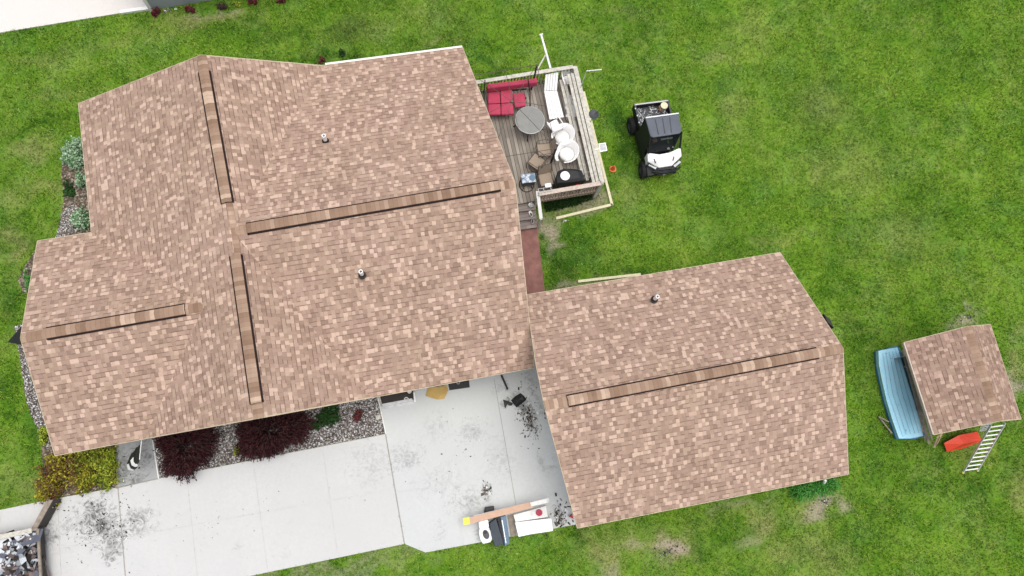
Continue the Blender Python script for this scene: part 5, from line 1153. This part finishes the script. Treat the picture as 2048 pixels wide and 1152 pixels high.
for k in range(620):
    x, y = r.uniform(xa, xb), r.uniform(ya, yb_); z_ = .38+.34*r.random()+.10*math.sin(x*3)*math.cos(y*2.5)
    s_ = r.uniform(.03, .13) if r.random() < .8 else r.uniform(.13, .34); R_ = Matrix.Rotation(r.random()*6.28, 3, 'Z') @ Matrix.Rotation(r.gauss(0, .45), 3, 'X') @ Matrix.Rotation(r.gauss(0, .45), 3, 'Y')
    a_ = s_*r.uniform(.25, 1); c = Vector((x, y, z_)); q4 = [c+R_ @ Vector(v) for v in ((-s_, -a_, 0), (s_*.8, -a_, .01), (s_, a_*.7, .03), (0, a_*1.2, 0), (-s_*.9, a_, .02))]
    db.face(q4); db.face([p-Vector((0, 0, .008)) for p in q4][::-1])
tag(db.build('roofing_debris', 'debris'), kind='stuff')
MB().prism([Vector((xa, ya, .40)), Vector((xb, ya, .40)), Vector((xb, yb_, .40)), Vector((xa, yb_, .40))], .345).build('load_bed', 'black', dt)

# ------------------------------------------------------------------ planting
def spiky(name, label, px, py, rx, ry, h, n, seed, mat='l_barberry', z=0):
    """shrub of many arching thorny shoots set with tiny leaves"""
    c = W(px, py, z); t = thing(name, label, 'shrub', c, 0, 'dark red shrubs in the front bed'); r = random.Random(seed); lf = MB(); st = MB()
    for k in range(n):
        a = r.random()*6.283; d = .80*math.sqrt(r.random()); bxx, byy = math.cos(a)*rx/54*d, math.sin(a)*ry/54*d; wob = 1+.18*math.sin(3*a+seed)+.10*math.sin(7*a)
        t_ = a+r.gauss(0, .9)*(1.2-d); L = r.uniform(.16, .42)*(rx+ry)/130; hh = h*math.sqrt(max(.05, 1-d*d*1.1))
        p0 = c+Vector((bxx*.75*wob, byy*.75*wob, hh*.35)); p1 = c+Vector((bxx*wob, byy*wob, hh*(.85+.2*r.random())))+Vector((math.cos(t_), math.sin(t_), 0))*L*.4; p2 = p1+Vector((math.cos(t_)*L*.7, math.sin(t_)*L*.7, -L*r.uniform(.0, .6)))
        if k % 3 == 0: st.tube([p0, p1, p2], [.008, .006, .003], 4)
        m_ = 20
        for j in range(4, m_):
            s_ = j/m_; p = p0*(1-s_)**2+p1*2*s_*(1-s_)+p2*s_*s_; p = p+Vector((r.gauss(0, .018), r.gauss(0, .018), r.gauss(0, .018)))
            tg_ = ((p1-p0)*(1-s_)+(p2-p1)*s_).normalized(); n_ = Vector((r.gauss(0, 1), r.gauss(0, 1), abs(r.gauss(0, 1)))).normalized(); v = tg_.cross(n_).normalized(); q_ = r.uniform(.020, .040)
            lf.face([p-tg_*q_*1.2, p-v*q_*.5, p+tg_*q_*1.2, p+v*q_*.5])
    lf.build('foliage', mat, t); st.build('stems', 'stem', t); return t
spiky('barberry_shrub', 'dark red spiky shrub, left of the two large ones in the gravel bed', 383, 895, 52, 54, 1.1, 1300, 1)
spiky('barberry_shrub', 'dark red spiky shrub, the wider right one in the gravel bed', 549, 862, 72, 46, 1.15, 1800, 2)
bush('green_shrub', 'dark green shrub under the eave right of the red shrubs', 'shrub', 650, 836, 34, 26, .7, 'l_green', 2600, .03, .06, seed=3)
bush('red_perennial', 'small red leaved plant in the gravel near the stepping stone', 'plant', 718, 832, 14, 13, .3, 'l_red', 350, .03, .05, seed=4)
bush('lime_plant', 'small lime green tuft between the two dark red shrubs', 'plant', 476, 900, 12, 11, .22, 'l_lime', 260, .03, .05, group='lime tufts in the gravel bed', seed=5)
bush('lime_plant', 'small lime green tuft at the left end of the gravel bed', 'plant', 338, 916, 12, 9, .18, 'l_lime', 160, .03, .05, group='lime tufts in the gravel bed', seed=6)
bush('gold_shrub', 'gold and maroon shrub at the lower left house corner', 'shrub', 138, 950, 56, 60, .95, 'l_yellow', 6500, .035, .07, group='gold shrubs at the house corner', seed=7, lobes=9)
bush('gold_shrub', 'gold and green shrub between the corner shrub and porch slab', 'shrub', 194, 944, 46, 56, .85, 'l_goldgreen', 5200, .035, .07, group='gold shrubs at the house corner', seed=8, lobes=9)
bush('lime_shrub', 'bright lime shrub against the porch slab', 'shrub', 216, 935, 22, 46, .75, 'l_lime', 1700, .03, .06, seed=9)
bush('lime_shrub', 'small lime shrub under the left rake of the house', 'shrub', 92, 872, 13, 18, .5, 'l_lime', 500, .03, .06, seed=10)
bush('variegated_shrub', 'large pale variegated shrub at the top of the left mulch bed', 'shrub', 152, 312, 30, 36, .7, 'l_hosta', 1900, .04, .08, group='pale shrubs in the left mulch bed', seed=11)
bush('variegated_shrub', 'narrow pale shrub in the middle of the left mulch bed', 'shrub', 172, 370, 16, 30, .5, 'l_hosta', 800, .04, .08, group='pale shrubs in the left mulch bed', seed=12)
bush('variegated_shrub', 'pale shrub at the inner corner of the left house walls', 'shrub', 168, 440, 24, 26, .6, 'l_hosta', 1300, .04, .08, group='pale shrubs in the left mulch bed', seed=13)
bush('weed_clump', 'low green weeds in the left mulch bed between the pale shrubs', 'plant', 140, 378, 16, 26, .15, 'l_green', 700, .03, .06, seed=14)
bush('weed_clump', 'low green plants at the left gable of the house', 'plant', 60, 560, 12, 36, .25, 'l_lily', 500, .03, .06, seed=15)
for k, (x, y, rr, m_, lab) in enumerate(((314, 27, 13, 'l_red', 'dull red plant at the corner of the grey neighbouring wall'), (380, 20, 12, 'l_red', 'bright red plant, second along the grey neighbouring wall'), (445, 13, 12, 'stem', 'brown twiggy plant along the grey neighbouring wall'),
        (504, 5, 13, 'l_red', 'red plant right of the twiggy one along the neighbouring wall'), (563, 1, 12, 'l_red', 'red plant cut by the top edge, furthest right on the neighbouring wall'))):
    bush('red_plant', lab, 'plant', x, y, rr, rr, .35, m_, 420, .03, .055, 'plants along the neighbouring wall', seed=20+k, lobes=4)
bush('yellow_flowers', 'low yellow green plants between the red plants at the top edge', 'plant', 475, 10, 14, 8, .15, 'l_lime', 200, .03, .05, seed=30)
scraps('bed_scraps', 338, 21, 14, 6, 14, .02, .05, .03, 12)
bush('red_flower', 'small red flowering plant peeking out above the upper house eave', 'plant', 645, 124, 9, 9, .5, 'l_red', 160, .03, .05, seed=31)
bush('dark_shrub', 'small dark shrub in the grass above the upper house eave', 'shrub', 686, 110, 9, 12, .4, 'l_green', 300, .03, .05, seed=32)
# daylilies: arching strap leaves
c = W(1622, 974, 0); dl = thing('daylily_clump', 'bright green strap leaved clump below the lower garage eave', 'plant', c); lm = MB(); r = random.Random(3)
for k in range(420):
    b_ = c+Vector((r.uniform(-.85, .85), r.uniform(-.12, .16)-.02, 0)); b_.y += (b_.x-c.x)*.0; a = r.random()*6.283; L = r.uniform(.25, .45); d = Vector((math.cos(a), math.sin(a)-.25, 0)); s_ = Vector((-d.y, d.x, 0)).normalized()*.012
    p1, p2 = b_+d*L*.45+Vector((0, 0, L*.8)), b_+d*L+Vector((0, 0, L*.45)); lm.face([b_-s_, b_+s_, p1+s_, p1-s_]); lm.face([p1-s_, p1+s_, p2])
lm.build('leaves', 'l_lily', dl)
